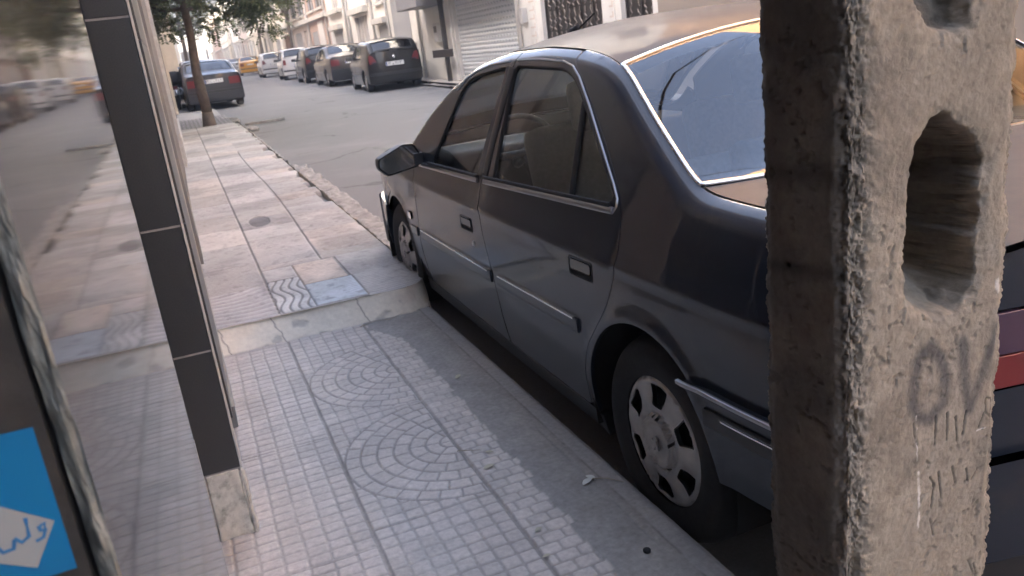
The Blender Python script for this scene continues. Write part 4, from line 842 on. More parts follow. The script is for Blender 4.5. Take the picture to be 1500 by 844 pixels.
def house(name, label, y0, y1, hgt, col, feats, x=FX, depth=6, group=None, upper=None):
    zb = T(y0)-.1; t = empty(name, (x, (y0+y1)/2, T((y0+y1)/2))); L = t.location.copy(); tag(t, label, 'house', group)
    ops = [f for f in feats if f[0] in ('window', 'door', 'shutter', 'gate', 'slats', 'brown_door')]
    # wall with real openings: horizontal bands cut at the openings
    zc = sorted({zb, hgt}|{f[3] for f in ops}|{f[4] for f in ops}); b = MB()
    for za, zd in zip(zc[:-1], zc[1:]):
        cuts = sorted([(max(f[1], y0), min(f[2], y1)) for f in ops if f[3] < (za+zd)/2 < f[4]]); yc = y0
        for a, c in cuts+[(y1, y1)]:
            if a > yc+.001: b.box(x-L.x, x+.35-L.x, yc-L.y, a-L.y, za-L.z, zd-L.z)
            yc = max(yc, c)
    b.box(x+.35-L.x, x+depth-L.x, y0-L.y, y1-L.y, zb-L.z, hgt-L.z)
    me = mesh('wall', b.V, b.F); link('wall', me, m_f[col], t)
    if upper: q = MB(); q.box(x-.03-L.x, x-.003-L.x, y0+.1-L.y, y1-.1-L.y, upper[1]-L.z, hgt-.05-L.z); q.build('upper_cladding', m_f[upper[0]], t)
    def bx(nm, mt, dx0, dx1, a, c, z0, z1, par=t, bev=0):
        q = MB(); q.box(x+dx0-L.x, x+dx1-L.x, a-L.y, c-L.y, z0-L.z, z1-L.z); return q.build(nm, mt, par, bevel=bev)
    for f in feats:
        k, a, c, z0, z1 = f[:5]
        if k == 'window':
            w = bx('window', m_winglass, .10, .13, a, c, z0, z1); q = MB(); n = max(1, int((c-a)/.7))
            for i in range(n+1): yy = a+(c-a)*i/n; q.box(x+.06-L.x, x+.10-L.x, max(a, yy-.03)-L.y, min(c, yy+.03)-L.y, z0-L.z, z1-L.z)
            q.box(x+.055-L.x, x+.10-L.x, a-L.y, c-L.y, z0-L.z, z0+.06-L.z); q.box(x+.055-L.x, x+.10-L.x, a-L.y, c-L.y, z1-.06-L.z, z1-L.z); q.build('window_frame', m_slat if hsh(a, 1) > .5 else m_greydoor, w)
            bx('window_sill', m_ledge, -.10, .05, a-.08, c+.08, z0-.09, z0)
        elif k == 'slats':
            w = bx('window_grille', m_iron, .14, .16, a, c, z0, z1); q = MB(); n = max(3, int((c-a)/.16))
            for i in range(n+1): yy = a+(c-a)*i/n; q.box(x+.0-L.x, x+.05-L.x, yy-.035-L.y, yy+.035-L.y, z0-L.z, z1-L.z)
            q.build('grille_bars', m_slat, w)
        elif k in ('door', 'gate', 'brown_door'):
            mt = m_greydoor if k == 'door' else (P('brown_wood_door', (.17, .09, .06), .5) if k == 'brown_door' else m_iron); w = bx(k if k != 'brown_door' else 'door', mt, .12, .16, a, c, z0, z1)
            q = MB(); n = max(2, int((c-a)/.45))
            for i in range(n+1): yy = a+(c-a)*i/n; q.box(x+.09-L.x, x+.12-L.x, max(a, yy-.025)-L.y, min(c, yy+.025)-L.y, z0-L.z, z1-L.z)
            q.build('door_rail', mt, w)
            if k == 'gate':
                q = MB(); rnd = random.Random(int(a*10))
                n = int((c-a)/.22)
                for i in range(n):
                    yy = a+.11+i*.22; 
                    for j in range(int((z1-z0)/.4)):
                        zz = z0+.2+j*.4; pts = [(x+.07-L.x, yy+.08*math.sin(t_*1.0)*(1-t_/9)*rnd.choice((1, -1))-L.y, zz+.045*t_-.18-L.z) for t_ in np.linspace(0, 8, 9)]; q.tube(pts, .013, 4)
                q.build('gate_scrollwork', P('weathered_iron', (.20, .17, .15), .6), w)
        elif k == 'shutter':
            w = MB(); n = int((z1-z0)/.10)
            for i in range(n):
                za = z0+(z1-z0)*i/n; zd = z0+(z1-z0)*(i+1)/n
                for j in range(4):
                    s0 = .02*math.sin(math.pi*j/4); s1 = .02*math.sin(math.pi*(j+1)/4); b0 = len(w.V); 
                    w.V += [(x+.11-s0-L.x, a-L.y, za+(zd-za)*j/4-L.z), (x+.11-s0-L.x, c-L.y, za+(zd-za)*j/4-L.z), (x+.11-s1-L.x, c-L.y, za+(zd-za)*(j+1)/4-L.z), (x+.11-s1-L.x, a-L.y, za+(zd-za)*(j+1)/4-L.z)]; w.F.append((b0+3, b0+2, b0+1, b0))
            so = w.build('roller_shutter', P('white_shutter', (.60, .62, .64), .45, noise=(2, .08)), t, True)
            q = MB(); rnd = random.Random(5); rows = int((z1-z0)/.125); cn = int((c-a)/.19)
            for i in range(rows):
                for j in range(cn):
                    yy = a+.10+j*.19+(.095 if i % 2 else 0); zz = z0+.06+i*.125; X_ = x+.0875
                    if yy+.1 > c: continue
                    q.box(X_-L.x, X_+.004-L.x, yy-.045-L.y, yy+.030-L.y, zz-.012-L.z, zz+.006-L.z); q.box(X_-L.x, X_+.004-L.x, yy+.012-L.y, yy+.045-L.y, zz+.004-L.z, zz+.028-L.z); q.box(X_-L.x, X_+.004-L.x, yy-.055-L.y, yy-.035-L.y, zz+.0-L.z, zz+.024-L.z)
            q.build('shutter_print', P('shutter_print_grey', (.30, .34, .37), .6), so)
        elif k == 'ledge': bx('cornice', m_ledge, -.22, .0, a, c, z0, z1, bev=.02)
        elif k == 'canopy': bx('canopy', m_can, -.80, -.003, a, c, z0, z1, bev=.02)
        elif k == 'balcony':
            w = bx('balcony', m_f[col], -.75, -.003, a, c, z0, z0+.15); q = MB(); n = int((c-a)/.14)
            for i in range(n+1): yy = a+(c-a)*i/n; q.box(x-.74-L.x, x-.72-L.x, yy-.01-L.y, yy+.01-L.y, z0+.15-L.z, z1-L.z)
            q.box(x-.75-L.x, x-.71-L.x, a-L.y, c-L.y, z1-.04-L.z, z1-L.z); q.build('balcony_rail', m_iron, w)
        elif k == 'pipe': q = MB(); q.tube([(x-.07-L.x, a-L.y, z0-L.z), (x-.07-L.x, a-L.y, z1-L.z)], .05, 8); q.build('drain_pipe', m_pipe, t, True)
        elif k == 'pier': bx('pier', m_f[f[5]] if len(f) > 5 else m_ledge, -.06, -.003, a, c, z0, z1, bev=.01)
        elif k == 'meter': w = bx('meter_box', m_f['grey'], -.14, -.003, a, c, z0, z1, bev=.01); bx('meter_dial', m_iron, -.15, -.14, a+.08, c-.08, (z0+z1)/2, z1-.08, par=w)
        elif k == 'vent': bx('wall_box', m_slat, -.12, -.003, a, c, z0, z1, bev=.01)
        elif k == 'plaque': 
            w = bx('tile_strip', m_f['white'], -.02, -.003, a, c, z0, z1); q = MB(); n = int((z1-z0)/.17)
            for i in range(n): zz = z0+.08+i*.17; q.box(x-.024-L.x, x-.02-L.x, a+.03-L.y, c-.03-L.y, zz-L.z, zz+.03-L.z); q.box(x-.024-L.x, x-.02-L.x, a+.03-L.y, a+.07-L.y, zz+.03-L.z, zz+.10-L.z)
            q.build('tile_marks', m_f['pink'], w)
    return t
H = house
H('house', 'tall grey house standing across the street behind the camera', -26, -7, 9.5, 'grey', [('window', -22, -20, 5.5, 7.2), ('window', -16, -14, 5.5, 7.2), ('window', -12, -10, 5.5, 7.2), ('ledge', -26, -7, 8.2, 8.5), ('door', -20, -18, 0, 2.6)])
H('house', 'orange brick house across the street level with the camera', -7, 3.5, 8.4, 'orange', [ ('ledge', -7, 3.5, 4.4, 4.7), ('door', -2, 0, 0, 2.6), ('window', -6, -4, 1.2, 2.6)])
H('house', 'brown house with an orange clad upper storey facing the charcoal sedan', 3.5, 11.6, 7.9, 'brown', [('gate', 6, 9, .0, 2.6), ('window', 4, 5.4, 1.3, 2.5), ('ledge', 3.5, 11.6, 4.2, 4.5)], upper=('orange', 4.6))
H('house', 'white tiled house front with dark wrought iron gates seen over the sedan roof', 11.6, 16.95, 9.6, 'white', [('gate', 11.75, 12.75, .05, 2.7), ('gate', 13.42, 16.0, .06, 2.75), ('plaque', 16.28, 16.58, .1, 3.2), ('plaque', 12.95, 13.15, .1, 3.2), ('vent', 16.72, 16.9, 1.5, 1.8), ('ledge', 11.6, 16.9, 3.2, 3.45), ('window', 12.4, 14, 5, 6.8)])
H('house', 'shop with a white printed roller shutter under a grey canopy', 16.95, 22.15, 9.2, 'white', [('shutter', 17.25, 21.65, .12, 2.75), ('canopy', 17.0, 24.2, 2.05, 2.42) if False else ('canopy', 17.0, 22.1, 2.62, 2.95), ('ledge', 17, 22.1, 4.2, 4.4), ('window', 18, 20.5, 5, 6.8), ('pier', 21.75, 22.12, .1, 2.6, 'white'), ('pipe', 17.1, 0, .1, 5)])
H('house', 'plain beige rendered wall with a small meter box beside the shutter', 22.15, 25.3, 8.8, 'beige', [('meter', 22.75, 23.15, 1.35, 1.85), ('canopy', 22.2, 24.3, 2.30, 2.75), ('window', 23, 24.6, 4.8, 6.5), ('pipe', 24.75, 0, .1, 6), ('vent', 25.0, 25.25, 2.5, 2.9)])
H('house', 'beige house with tall pale slatted gates behind the black hatchback', 25.3, 30.4, 9.3, 'beige', [('slats', 25.9, 28.0, 1.45, 3.3), ('door', 25.6, 26.4, .25, 1.38), ('ledge', 25.5, 28.3, 1.38, 1.44), ('ledge', 25.5, 28.4, 3.32, 3.5), ('slats', 28.7, 30.1, .8, 2.15), ('pipe', 28.42, 0, .2, 6), ('ledge', 28.6, 30.3, 2.2, 2.4), ('window', 28.8, 30.0, 2.9, 4.2), ('window', 26, 28, 5, 6.8)])
H('house', 'cream house with a tall grey door and ledge above it', 30.4, 35.0, 9.0, 'cream', [('door', 31.8, 33.9, .3, 2.65), ('ledge', 31.4, 34.2, 2.75, 2.98), ('pipe', 30.6, 0, .3, 7), ('pipe', 34.8, 0, .3, 7), ('vent', 30.9, 31.3, 3.0, 3.4), ('window', 32, 34, 4.6, 6.2)])
H('house', 'cream house with white barred windows behind the brown car', 35.0, 39.6, 9.4, 'cream', [('slats', 36.8, 38.6, 1.2, 2.3), ('ledge', 36.5, 38.9, 2.4, 2.6), ('door', 36.6, 38.2, 3.3, 4.9), ('ledge', 36.2, 39.0, 3.05, 3.25), ('pipe', 35.4, 0, .3, 8), ('balcony', 36, 39, 5.2, 6.1)])
H('house', 'narrow brick red house front halfway down the street', 39.6, 45.4, 9.6, 'brick', [('window', 40.5, 42.5, 3.6, 5.2), ('slats', 43.0, 44.6, 1.3, 2.6), ('pier', 41.0, 42.4, .4, 3.0, 'cream'), ('ledge', 39.6, 45.4, 3.1, 3.3), ('ledge', 39.6, 45.4, 5.9, 6.1), ('window', 43, 44.8, 3.6, 5.2), ('pipe', 39.9, 0, .4, 8), ('pipe', 45.2, 0, .4, 8)])
H('house', 'pinkish house next to the narrow brick one', 45.4, 51.8, 9.0, 'pink', [('window', 46.4, 48.4, 3.6, 5.2), ('slats', 48.4, 50.6, 1.3, 2.8), ('door', 46.2, 47.5, .4, 2.8), ('ledge', 45.4, 51.8, 3.1, 3.35), ('window', 49.2, 51, 3.6, 5.2), ('pipe', 51.5, 0, .4, 8)])
H('house', 'sand coloured house with a heavy cornice and brown doorway', 51.8, 63.0, 9.5, 'tan', [('brown_door', 53.4, 56.4, .5, 2.9), ('ledge', 52.4, 61.5, 3.3, 3.8), ('pier', 52.2, 53.0, .5, 3.3, 'cream'), ('pier', 56.8, 57.8, .5, 3.3, 'cream'), ('slats', 58.4, 60.5, 1.2, 2.9), ('window', 53.4, 56, 4.4, 6), ('window', 58, 60.4, 4.4, 6), ('pipe', 62.6, 0, .5, 8)])
rn = random.Random(4); y = 63.0; descr = ['cream', 'beige', 'pink', 'white', 'tan', 'cream', 'brick', 'beige']
places = ['first house beyond the heavy cornice', 'second house beyond the heavy cornice', 'third house beyond the heavy cornice', 'fourth house beyond the heavy cornice', 'fifth house beyond the heavy cornice', 'far house beyond five smaller fronts', 'very distant house near the street end', 'last house before the street end']
names_ = ['cream', 'beige', 'pinkish', 'white', 'sandy', 'cream', 'brick red', 'beige']
for i, c in enumerate(descr):
    w = rn.uniform(8, 12) if i < 5 else 22; f = []; yy = y+.6; tb = T(y)
    while yy+1.8 < y+w-.4:
        k = rn.choice(['window', 'slats', 'door', 'window']); z0 = tb+(.1 if k == 'door' else 1.2); f.append((k, yy, yy+1.7, z0, tb+2.6+rn.uniform(0, .3))); f.append(('ledge', yy-.2, yy+1.9, tb+3.0, tb+3.2)); f.append(('window', yy, yy+1.6, tb+3.9, tb+5.5)); yy += 2.9
    f += [('pipe', y+.2, 0, tb, 8), ('ledge', y, y+w, tb+6.2, tb+6.5)]
    H('house', f'{names_[i]} {places[i]}', y, y+w, 8.6+rn.random()*1.6+tb*.6, c, f, x=FX+.35*(i > 1)+.5*(i > 4)); y += w
# black steel post with its plate in front of the shutter's left edge
ps = empty('steel_post', (7.02, 22.0, T(22)+.1)); tag(ps, 'black steel post with a short horizontal plate beside the white shutter', 'post')
b = MB(); b.box(-.055, .055, -.06, .06, 0, 2.3); b.build('upright', m_iron, ps, bevel=.006); b = MB(); b.box(-.085, -.058, -.75, 1.05, .66, .86); b.build('cross_plate', m_iron, ps, bevel=.004)
# ------------------------------------------------------------------ trees
m_bark = P('bark', (.16, .13, .105), .95, noise=(9, .3), bump=(26, .9, .015))
def leafmat(name, c):
    m = P(name, c, .6); nt = m.node_tree; b = nt.nodes['Principled BSDF']; oi = nt.nodes.new('ShaderNodeVertexColor'); oi.layer_name = 'Col'; nt.links.new(oi.outputs[0], b.inputs['Base Color'])
    tr = nt.nodes.new('ShaderNodeBsdfTranslucent'); nt.links.new(oi.outputs[0], tr.inputs[0]); mx = nt.nodes.new('ShaderNodeMixShader'); mx.inputs[0].default_value = .35; o = nt.nodes['Material Output']
    nt.links.new(b.outputs[0], mx.inputs[1]); nt.links.new(tr.outputs[0], mx.inputs[2]); nt.links.new(mx.outputs[0], o.inputs[0]); return m
m_leaf = leafmat('tree_leaves', (.07, .1, .04))
def tree(label, x, y, z0, hgt, R_, cz, n, seed, trunk_r=.13, lean=(0, 0), low=1.75, sq=.8, group=None, col=(.125, .155, .085)):
    rs = np.random.RandomState(seed); t = empty('street_tree', (x, y, z0)); tag(t, label, 'tree', group)
    b = MB(); pts = [(0, 0, -.1), (.01, 0, .25), (lean[0]*.4-.03, lean[1]*.4, 1.0), (lean[0]*.8+.01, lean[1]*.8, low+.2), (lean[0], lean[1], cz)]
    b.tube([pts[0], pts[1]], trunk_r*1.35, 12, trunk_r*1.02); b.tube(pts[1:], trunk_r, 12, trunk_r*.6); b.build('trunk', m_bark, t, True)
    b = MB(); cl = []
    nb = 60
    for i in range(nb):
        a = rs.rand()*2*math.pi; el = rs.uniform(-.6, .9); rr = R_*rs.uniform(.45, 1.0)
        c = np.array([lean[0]+rr*math.cos(a)*math.cos(el), lean[1]+rr*math.sin(a)*math.cos(el), cz+rr*sq*math.sin(el)])
        if c[2] < low+.1: c[2] = low+.1+rs.rand()*.35
        cl.append((c, R_*rs.uniform(.20, .38)))
        if i < 16: 
            s0 = np.array([lean[0]*.9, lean[1]*.9, low+.15+(cz-low)*rs.rand()]); mid = (s0+c)/2+rs.randn(3)*.1; b.tube([tuple(s0), tuple(mid), tuple(c)], .05, 6, .012)
    b.build('branch', m_bark, t, True)
    # twigs carrying leaflets: small faces spread through each clump, drooping at the rim
    V = []; C = []; per = n//nb
    for c, r in cl:
        nt_ = max(4, per//11); 
        for _ in range(nt_):
            d = rs.randn(3); d /= np.linalg.norm(d); p0 = c+d*r*rs.uniform(.15, 1.0)**.6*np.array([1, 1, .75]); dr = np.array([d[0], d[1], d[2]*.4-.35]); dr /= np.linalg.norm(dr); sd_ = np.cross(dr, [0, 0, 1]); sd_ /= np.linalg.norm(sd_)+1e-6; up_ = np.cross(sd_, dr)
            tint = rs.uniform(.65, 1.35); yel = rs.rand()**3
            for k in range(5):
                for s_ in (-1, 1):
                    q = p0+dr*(.05*k); ld = dr*.5+sd_*s_*.85+up_*rs.uniform(-.3, .3); ld /= np.linalg.norm(ld); wd = np.cross(ld, up_+rs.randn(3)*.4); wd /= np.linalg.norm(wd)+1e-6; L = rs.uniform(.065, .105); w = L*.24
                    V += [q, q+ld*L*.5+wd*w, q+ld*L, q+ld*L*.5-wd*w]; cc = np.array(col)*tint*rs.uniform(.85, 1.15); cc = cc*(1-.4*yel)+np.array([.20, .17, .07])*.4*yel; C += [cc]*4
    V = np.array(V); C = np.array(C); q = np.arange(len(V)).reshape(-1, 4); me = raw_mesh('crown', V, q, False, C); link('crown', me, m_leaf, t); return t
tree('slim street tree with a leaning trunk at the end of the raised sidewalk', .52, 17.85, .30, 5, 2.35, 2.75, 75000, 11, .105, (.02, .0), 1.55, .60)
tree('tree standing on the far pavement beyond the parked hatchbacks', 6.75, 49.5, T(49.5)+.1, 6, 2.0, 4.6, 16000, 12, .11, (0, 0), 2.6, .8)
tree('distant tree shading the far end of the parked row', 6.75, 66, T(66)+.1, 6, 2.8, 4.4, 22000, 13, .14, (0, 0), 2.4, .8)
tree('tree further down the left side beyond the grey sedan', 1.1, 52, T(52), 6, 2.6, 3.9, 26000, 15, .14, (0, 0), 2.1, .7)

# ------------------------------------------------------------------ other parked cars
def paint(name, c, metal=.2): return P(name, c, .35, metal=metal*.5, spec=.3, coat=.8, coat_r=.04, noise=(300, .06), dirt=(1.8, .6, tuple(v*.8+.03 for v in c)))
def far_car(label, shape, mat, loc, rz=0, wins=(), rear_glass=None, screen=None, tails=(), plate=(.80, True), bump=(.30, .56), group='cars parked along the street', cat='car', hatch=True, name='parked_car', wheelcover=True, extra=None, roofy=None, bumpmat=None, badge=None):
    t = empty(name, loc, rz); tag(t, label, cat, group); s = shape; zs = s.zs; y0, y1 = s.ye[0]+.03, s.ye[1]-.03; A = s.ar; a0, a1 = s.arch
    yy = np.arange(y0, y1, .06); EX = (np.concatenate([yy for _ in range(3)]), np.concatenate([zs(yy)-d for d in (.010, .025, .045)]))
    objs = []; zb = .20
    for sg in (-1, 1):
        sd_ = s.side(sg); out = [(a0+A+.01, zb, 0), (a1-A-.01, zb, 0)]+[(p[0], p[1], 0) for p in arc(a1, .295, A, 190, -10, 14)]+[(y1, zb, 0)]+[(y, float(zs(y))-.002, 0) for y in np.linspace(y1, y0, 70)]+[(y0, zb, 0)]+[(p[0], p[1], 0) for p in arc(a0, .295, A, 190, -10, 14)]
        hl = [rounded(w, .04) for w in wins]
        objs.append(panel('body', [p[:2] for p in out], sd_, mat, t, hl, sp=.09, ref=(sg, 0, 0), lip=.02, extra=EX))
        for h_ in hl:
            g = panel('side_window', h_, sd_, m_fglass, t, sp=.12, ref=(sg, 0, 0), lip=0, off=-.01); strip_on('window_seal', sd_, h_, (sg, 0, 0), .03, .004, m_rub, g, closed=True, d=.08)
        for yy_ in s.seams: strip_on('door_gap', sd_, [(yy_[0], .24), (yy_[1], s.zb), (yy_[2], float(zs(yy_[2]))-.06)] if yy_[2] else [(yy_[0], .3), (yy_[1], s.zb-.02)], (sg, 0, 0), .012, .001, m_rub, t, d=.08, off=.003)
        strip_on('side_moulding', sd_, [(a1-A-.06, .50), (a0+A+.06, .50)], (sg, 0, 0), .06, .012, m_trim, t, d=.1)
        mi = MB(); mi.box(*sorted((sg*(s.wp(1.9)-.02), sg*(s.wp(1.9)+.16))), s.mir, s.mir+.10, s.zb+.0, s.zb+.12); mi.build('wing_mirror', m_trim, t, bevel=.02)
    tp = s.topn(); n2 = (0, 0, 1)
    def plan(ya, yb, a=.992, e0=0, e1=0, n=9): return [(a, y) for y in np.linspace(ya, yb, n)]+[(q, yb+e1*(1-q*q)) for q in np.linspace(a, -a, 9)][1:]+[(-a, y) for y in np.linspace(yb, ya, n)][1:]+[(q, ya+e0*(1-q*q)) for q in np.linspace(-a, a, 9)][1:-1]
    rg = rounded(rear_glass, .08) if rear_glass and hatch == 'face' else None
    full = plan(y0, y1, .999); hs = []
    gl = plan(*screen, .90); hs.append(gl)
    if hatch != 'face': gr_ = plan(*rear_glass, .90); hs.append(gr_)
    panel('body_top', full, tp, mat, t, hs, sp=.12, ref=n2, lip=.015)
    panel('windscreen', gl, tp, m_fglass, t, sp=.15, ref=n2, lip=0, off=-.006)
    if hatch != 'face': g = panel('rear_window', gr_, tp, m_fglass, t, sp=.15, ref=n2, lip=0, off=-.006); strip_on('rear_window_seal', tp, gr_, n2, .035, .004, m_rub, g, closed=True, d=.06)
    en = s.end(-1); zt_ = float(zs(y0)); w0 = float(s.wp(y0))-.005
    panel('rear_panel', [(-w0, .24), (w0, .24), (w0, zt_-.06), (w0-.06, zt_+.0), (0, zt_+.02), (-w0+.06, zt_+.0), (-w0, zt_-.06)], en, mat, t, sp=.08, ref=(0, -1, 0), lip=.02)
    ef = s.end(1); w1 = float(s.wp(y1))-.005; zt1 = float(zs(y1))
    panel('front_panel', [(-w1, .24), (w1, .24), (w1-.03, zt1), (-w1+.03, zt1)], ef, mat, t, sp=.1, ref=(0, 1, 0), lip=.02)
    panel('front_bumper', rounded([(-w1, .22), (w1, .22), (w1, .52), (-w1, .52)], .04), lambda x, z: ef(x, z)+np.stack([0*x, .05+0*x, 0*x], -1), m_trim, t, sp=.12, ref=(0, 1, 0), lip=.06)
    for sg in (-1, 1):
        panel('headlight', rounded([(sg*.35, .60), (sg*(w1-.06), .60), (sg*(w1-.08), .70), (sg*.37, .70)], .03), ef, m_chrome, t, ref=(0, 1, 0), sp=.08, lip=.02, off=.012)
        for tl in tails:
            L = [(sg*px_, pz_) for px_, pz_ in tl[1]]; panel(tl[2] if len(tl) > 2 else 'tail_light', rounded(L, .02), en, tl[0], t, ref=(0, -1, 0), sp=.05, lip=.03, off=.014)
    bw = w0+.02
    panel('rear_bumper', rounded([(-bw, .22), (bw, .22), (bw, bump[1]), (-bw, bump[1])], .04), lambda x, z: en(x, z)+np.stack([0*x, -.06+0*x, 0*x], -1), bumpmat or mat, t, sp=.08, ref=(0, -1, 0), lip=.09)
    bp_ = lambda x, z: en(x, z)+np.stack([0*x, -.066+0*x, 0*x], -1)
    panel('bumper_moulding', rounded([(-bw+.02, bump[1]-.12), (bw-.02, bump[1]-.12), (bw-.02, bump[1]-.05), (-bw+.02, bump[1]-.05)], .02), bp_, m_trim, t, sp=.1, ref=(0, -1, 0), lip=.01)
    if plate:
        pz = plate[0]; po = plate[2] if len(plate) > 2 else .016; pf = (lambda x, z: en(x, z)+np.stack([0*x, -po+0*x, 0*x], -1)); pp = panel('number_plate', rounded([(-.26, pz-.055), (.26, pz-.055), (.26, pz+.055), (-.26, pz+.055)], .01), pf, m_white, t, ref=(0, -1, 0), sp=.08, lip=.01)
        cu = bpy.data.curves.new('plate_digits', 'FONT'); cu.body = plate[1]; cu.size = .115; cu.align_x = 'CENTER'; cu.align_y = 'CENTER'; cu.extrude = .001; ob = bpy.data.objects.new('plate_digits', cu); COL.objects.link(ob)
        dg = bpy.context.evaluated_depsgraph_get(); me = bpy.data.meshes.new_from_object(ob.evaluated_get(dg)); bpy.data.objects.remove(ob); me.transform(Matrix.Translation((0, float(en(np.array([0.]), np.array([pz]))[0, 1])-po-.004, pz)) @ Matrix.Rotation(rad(90), 4, 'X')); 
        me.materials.clear(); link('plate_digits', me, m_ink, pp)
        b = MB(); yq = float(en(np.array([0.]), np.array([pz]))[0, 1])-po-.004; b.box(-.255, -.225, yq-.001, yq, pz-.05, pz+.05); b.build('plate_band', P('plate_blue', (.02, .06, .25), .5), pp)
    if badge: b = lathe('badge', [(0, .006), (.035, .004), (.045, 0)], m_chrome, t, 14); q = en(np.array([0.0]), np.array([badge]))[0]; b.location = q+np.array([0, -.004, 0]); b.rotation_euler = (0, 0, rad(-90))
    fl = MB(); fl.box(-.66, .66, y0+.15, y1-.15, .18, .26); fl.box(-.55, .55, y0+.12, y1-.2, .24, .62); fl.build('underbody', m_under, t)
    for cx_ in (-.36, .36): b = MB(); b.box(cx_-.24, cx_+.24, 1.10, 1.24, .5, 1.02); b.box(cx_-.12, cx_+.12, 1.08, 1.18, 1.02, 1.2); b.build('front_seat', m_seat, t, bevel=.03)
    b = MB(); b.box(-.6, .6, .12, .3, .5, .98); b.build('rear_seat', m_seat, t, bevel=.04)
    for sg in (-1, 1):
        for a in (a0, a1):
            n = 10; V = []
            for i in range(n+1):
                tt = math.pi*i/n*1.16-.25
                for x in (float(s.wp(a))-.02, .55): V.append((sg*x, a+(A+.02)*math.cos(tt), .295+(A+.02)*math.sin(tt)))
            link('wheel_liner', mesh('wheel_liner', V, [(2*i, 2*i+1, 2*i+3, 2*i+2) for i in range(n)]), m_under, t)
            wheel(t, sg*(float(s.wp(a))-.035), a, .285, sg, .285, False, wheelcover)
    return t
def hatch_shape(kind):
    if kind == 'round':   # small rounded hatchback
        s = Shape(wp=[(-1, .66), (-.66, .72), (-.58, .775), (-.3, .81), (.4, .825), (1.6, .826), (2.4, .815), (2.9, .77), (3.15, .66)],
                  zs=[(-1, .95), (-.64, 1.0), (-.60, 1.05), (-.50, 1.20), (-.40, 1.31), (-.25, 1.35), (.2, 1.385), (.8, 1.395), (1.25, 1.35), (1.6, 1.22), (1.95, 1.04), (2.15, .94), (2.6, .86), (3.0, .74), (3.15, .66), (4, .5)], cr=[(-1, .05), (-.4, .05), (.8, .055), (2, .05), (3, .04)], zb=.90, zt=1.38, tum=.12, ye=(-.64, 3.13), arch=(0, 2.44), ar=.325, rr=.07)
        s.seams = [(.36, .20, 0), (1.42, 1.38, 1.30), (2.08, 2.05, 0)]; s.mir = 1.95
    elif kind == 'box':   # small square hatchback
        s = Shape(wp=[(-1, .70), (-.60, .755), (-.52, .78), (0, .80), (2.2, .80), (2.8, .76), (2.95, .70)],
                  zs=[(-1, .95), (-.60, 1.0), (-.50, 1.18), (-.38, 1.36), (-.2, 1.40), (.6, 1.42), (1.15, 1.38), (1.5, 1.22), (1.9, .98), (2.1, .92), (2.8, .80), (2.98, .70), (4, .6)], cr=[(-1, .04), (3, .035)], zb=.90, zt=1.40, tum=.10, ye=(-.60, 2.95), arch=(0, 2.34), ar=.315, rr=.05)
        s.seams = [(.36, .20, 0), (1.30, 1.27, 1.2), (1.98, 1.95, 0)]; s.mir = 1.80
    else:                 # sedan
        s = Shape(wp=[(-1.2, .66), (-.90, .755), (-.82, .79), (-.4, .83), (.2, .845), (2.3, .845), (2.9, .82), (3.25, .77), (3.42, .68)],
                  zs=[(-1.1, .94), (-.88, .965), (-.45, .985), (-.25, 1.0), (-.10, 1.06), (.33, 1.29), (.55, 1.345), (.9, 1.36), (1.35, 1.33), (1.7, 1.22), (2.1, 1.02), (2.3, .92), (2.8, .86), (3.2, .78), (3.42, .70), (4, .6)], cr=[(-1.2, .02), (-.4, .02), (.2, .05), (1.2, .06), (3, .03)], zb=.89, zt=1.35, tum=.14, ye=(-.90, 3.42), arch=(0, 2.66), ar=.33, rr=.05)
        s.seams = [(.38, .15, 0), (1.18, 1.16, 1.05), (2.2, 2.15, 0)]; s.mir = 2.02
    return s
SR, SB, SS = hatch_shape('round'), hatch_shape('box'), hatch_shape('sedan')
W_R = [[(.22, .93), (.30, 1.22), (.95, 1.315), (1.28, 1.29), (1.30, .92)], [(1.42, .92), (1.40, 1.27), (1.52, 1.20), (1.86, .93)]]
W_B = [[(-.30, .95), (-.18, 1.30), (.20, 1.34), (.16, .94)], [(.28, .94), (.32, 1.35), (1.14, 1.35), (1.22, .93)], [(1.32, .93), (1.25, 1.30), (1.42, 1.18), (1.76, .93)]]
W_S = [[(.22, .93), (.52, 1.22), (.68, 1.285), (1.08, 1.295), (1.16, .92)], [(1.26, .92), (1.18, 1.285), (1.45, 1.23), (1.92, .92)]]
m_pblack = paint('paint_black', (.009, .009, .010), 0); m_pbrown = paint('paint_brown_grey', (.075, .062, .052), .3); m_pwhite = paint('paint_white', (.60, .60, .60), 0); m_pyel = paint('paint_taxi_yellow', (.62, .30, .015), 0); m_pgrey = paint('paint_dark_grey', (.05, .052, .058), .4); m_psil = paint('paint_silver', (.38, .40, .42), .4)
def at(y, x, dz=0.0): return (x, y, T(y)+dz)
TR = [(m_tail, [(.50, .80), (.70, .74), (.715, .99), (.60, .97)]), (m_tail2, [(.50, .79), (.63, .765), (.66, .80), (.53, .82)], 'reversing_light'), (m_tail, [(.45, .40), (.66, .40), (.66, .45), (.45, .45)], 'reflector')]
far_car('black rounded hatchback with silver wheels, nearest of the cars on the far side', SR, m_pblack, at(24.0, 5.93, .01), rad(-3), W_R, (-.592, -.375), (1.42, 2.0), TR, (.72, '\u06f1\u06f2 \u0648 \u06f4\u06f8\u06f3', .018), (.3, .55), badge=.90)
far_car('brownish grey boxy car parked second from the black hatchback', SS, m_pbrown, at(30.1, 5.92, .01), rad(-1), W_S, (-.08, .45), (1.45, 2.15), [(m_tail, [(.46, .68), (.76, .68), (.76, .88), (.46, .88)])], (.78, '\u06f2\u06f4 \u062f \u06f1\u06f7\u06f5'), (.3, .56), bumpmat=m_trim)
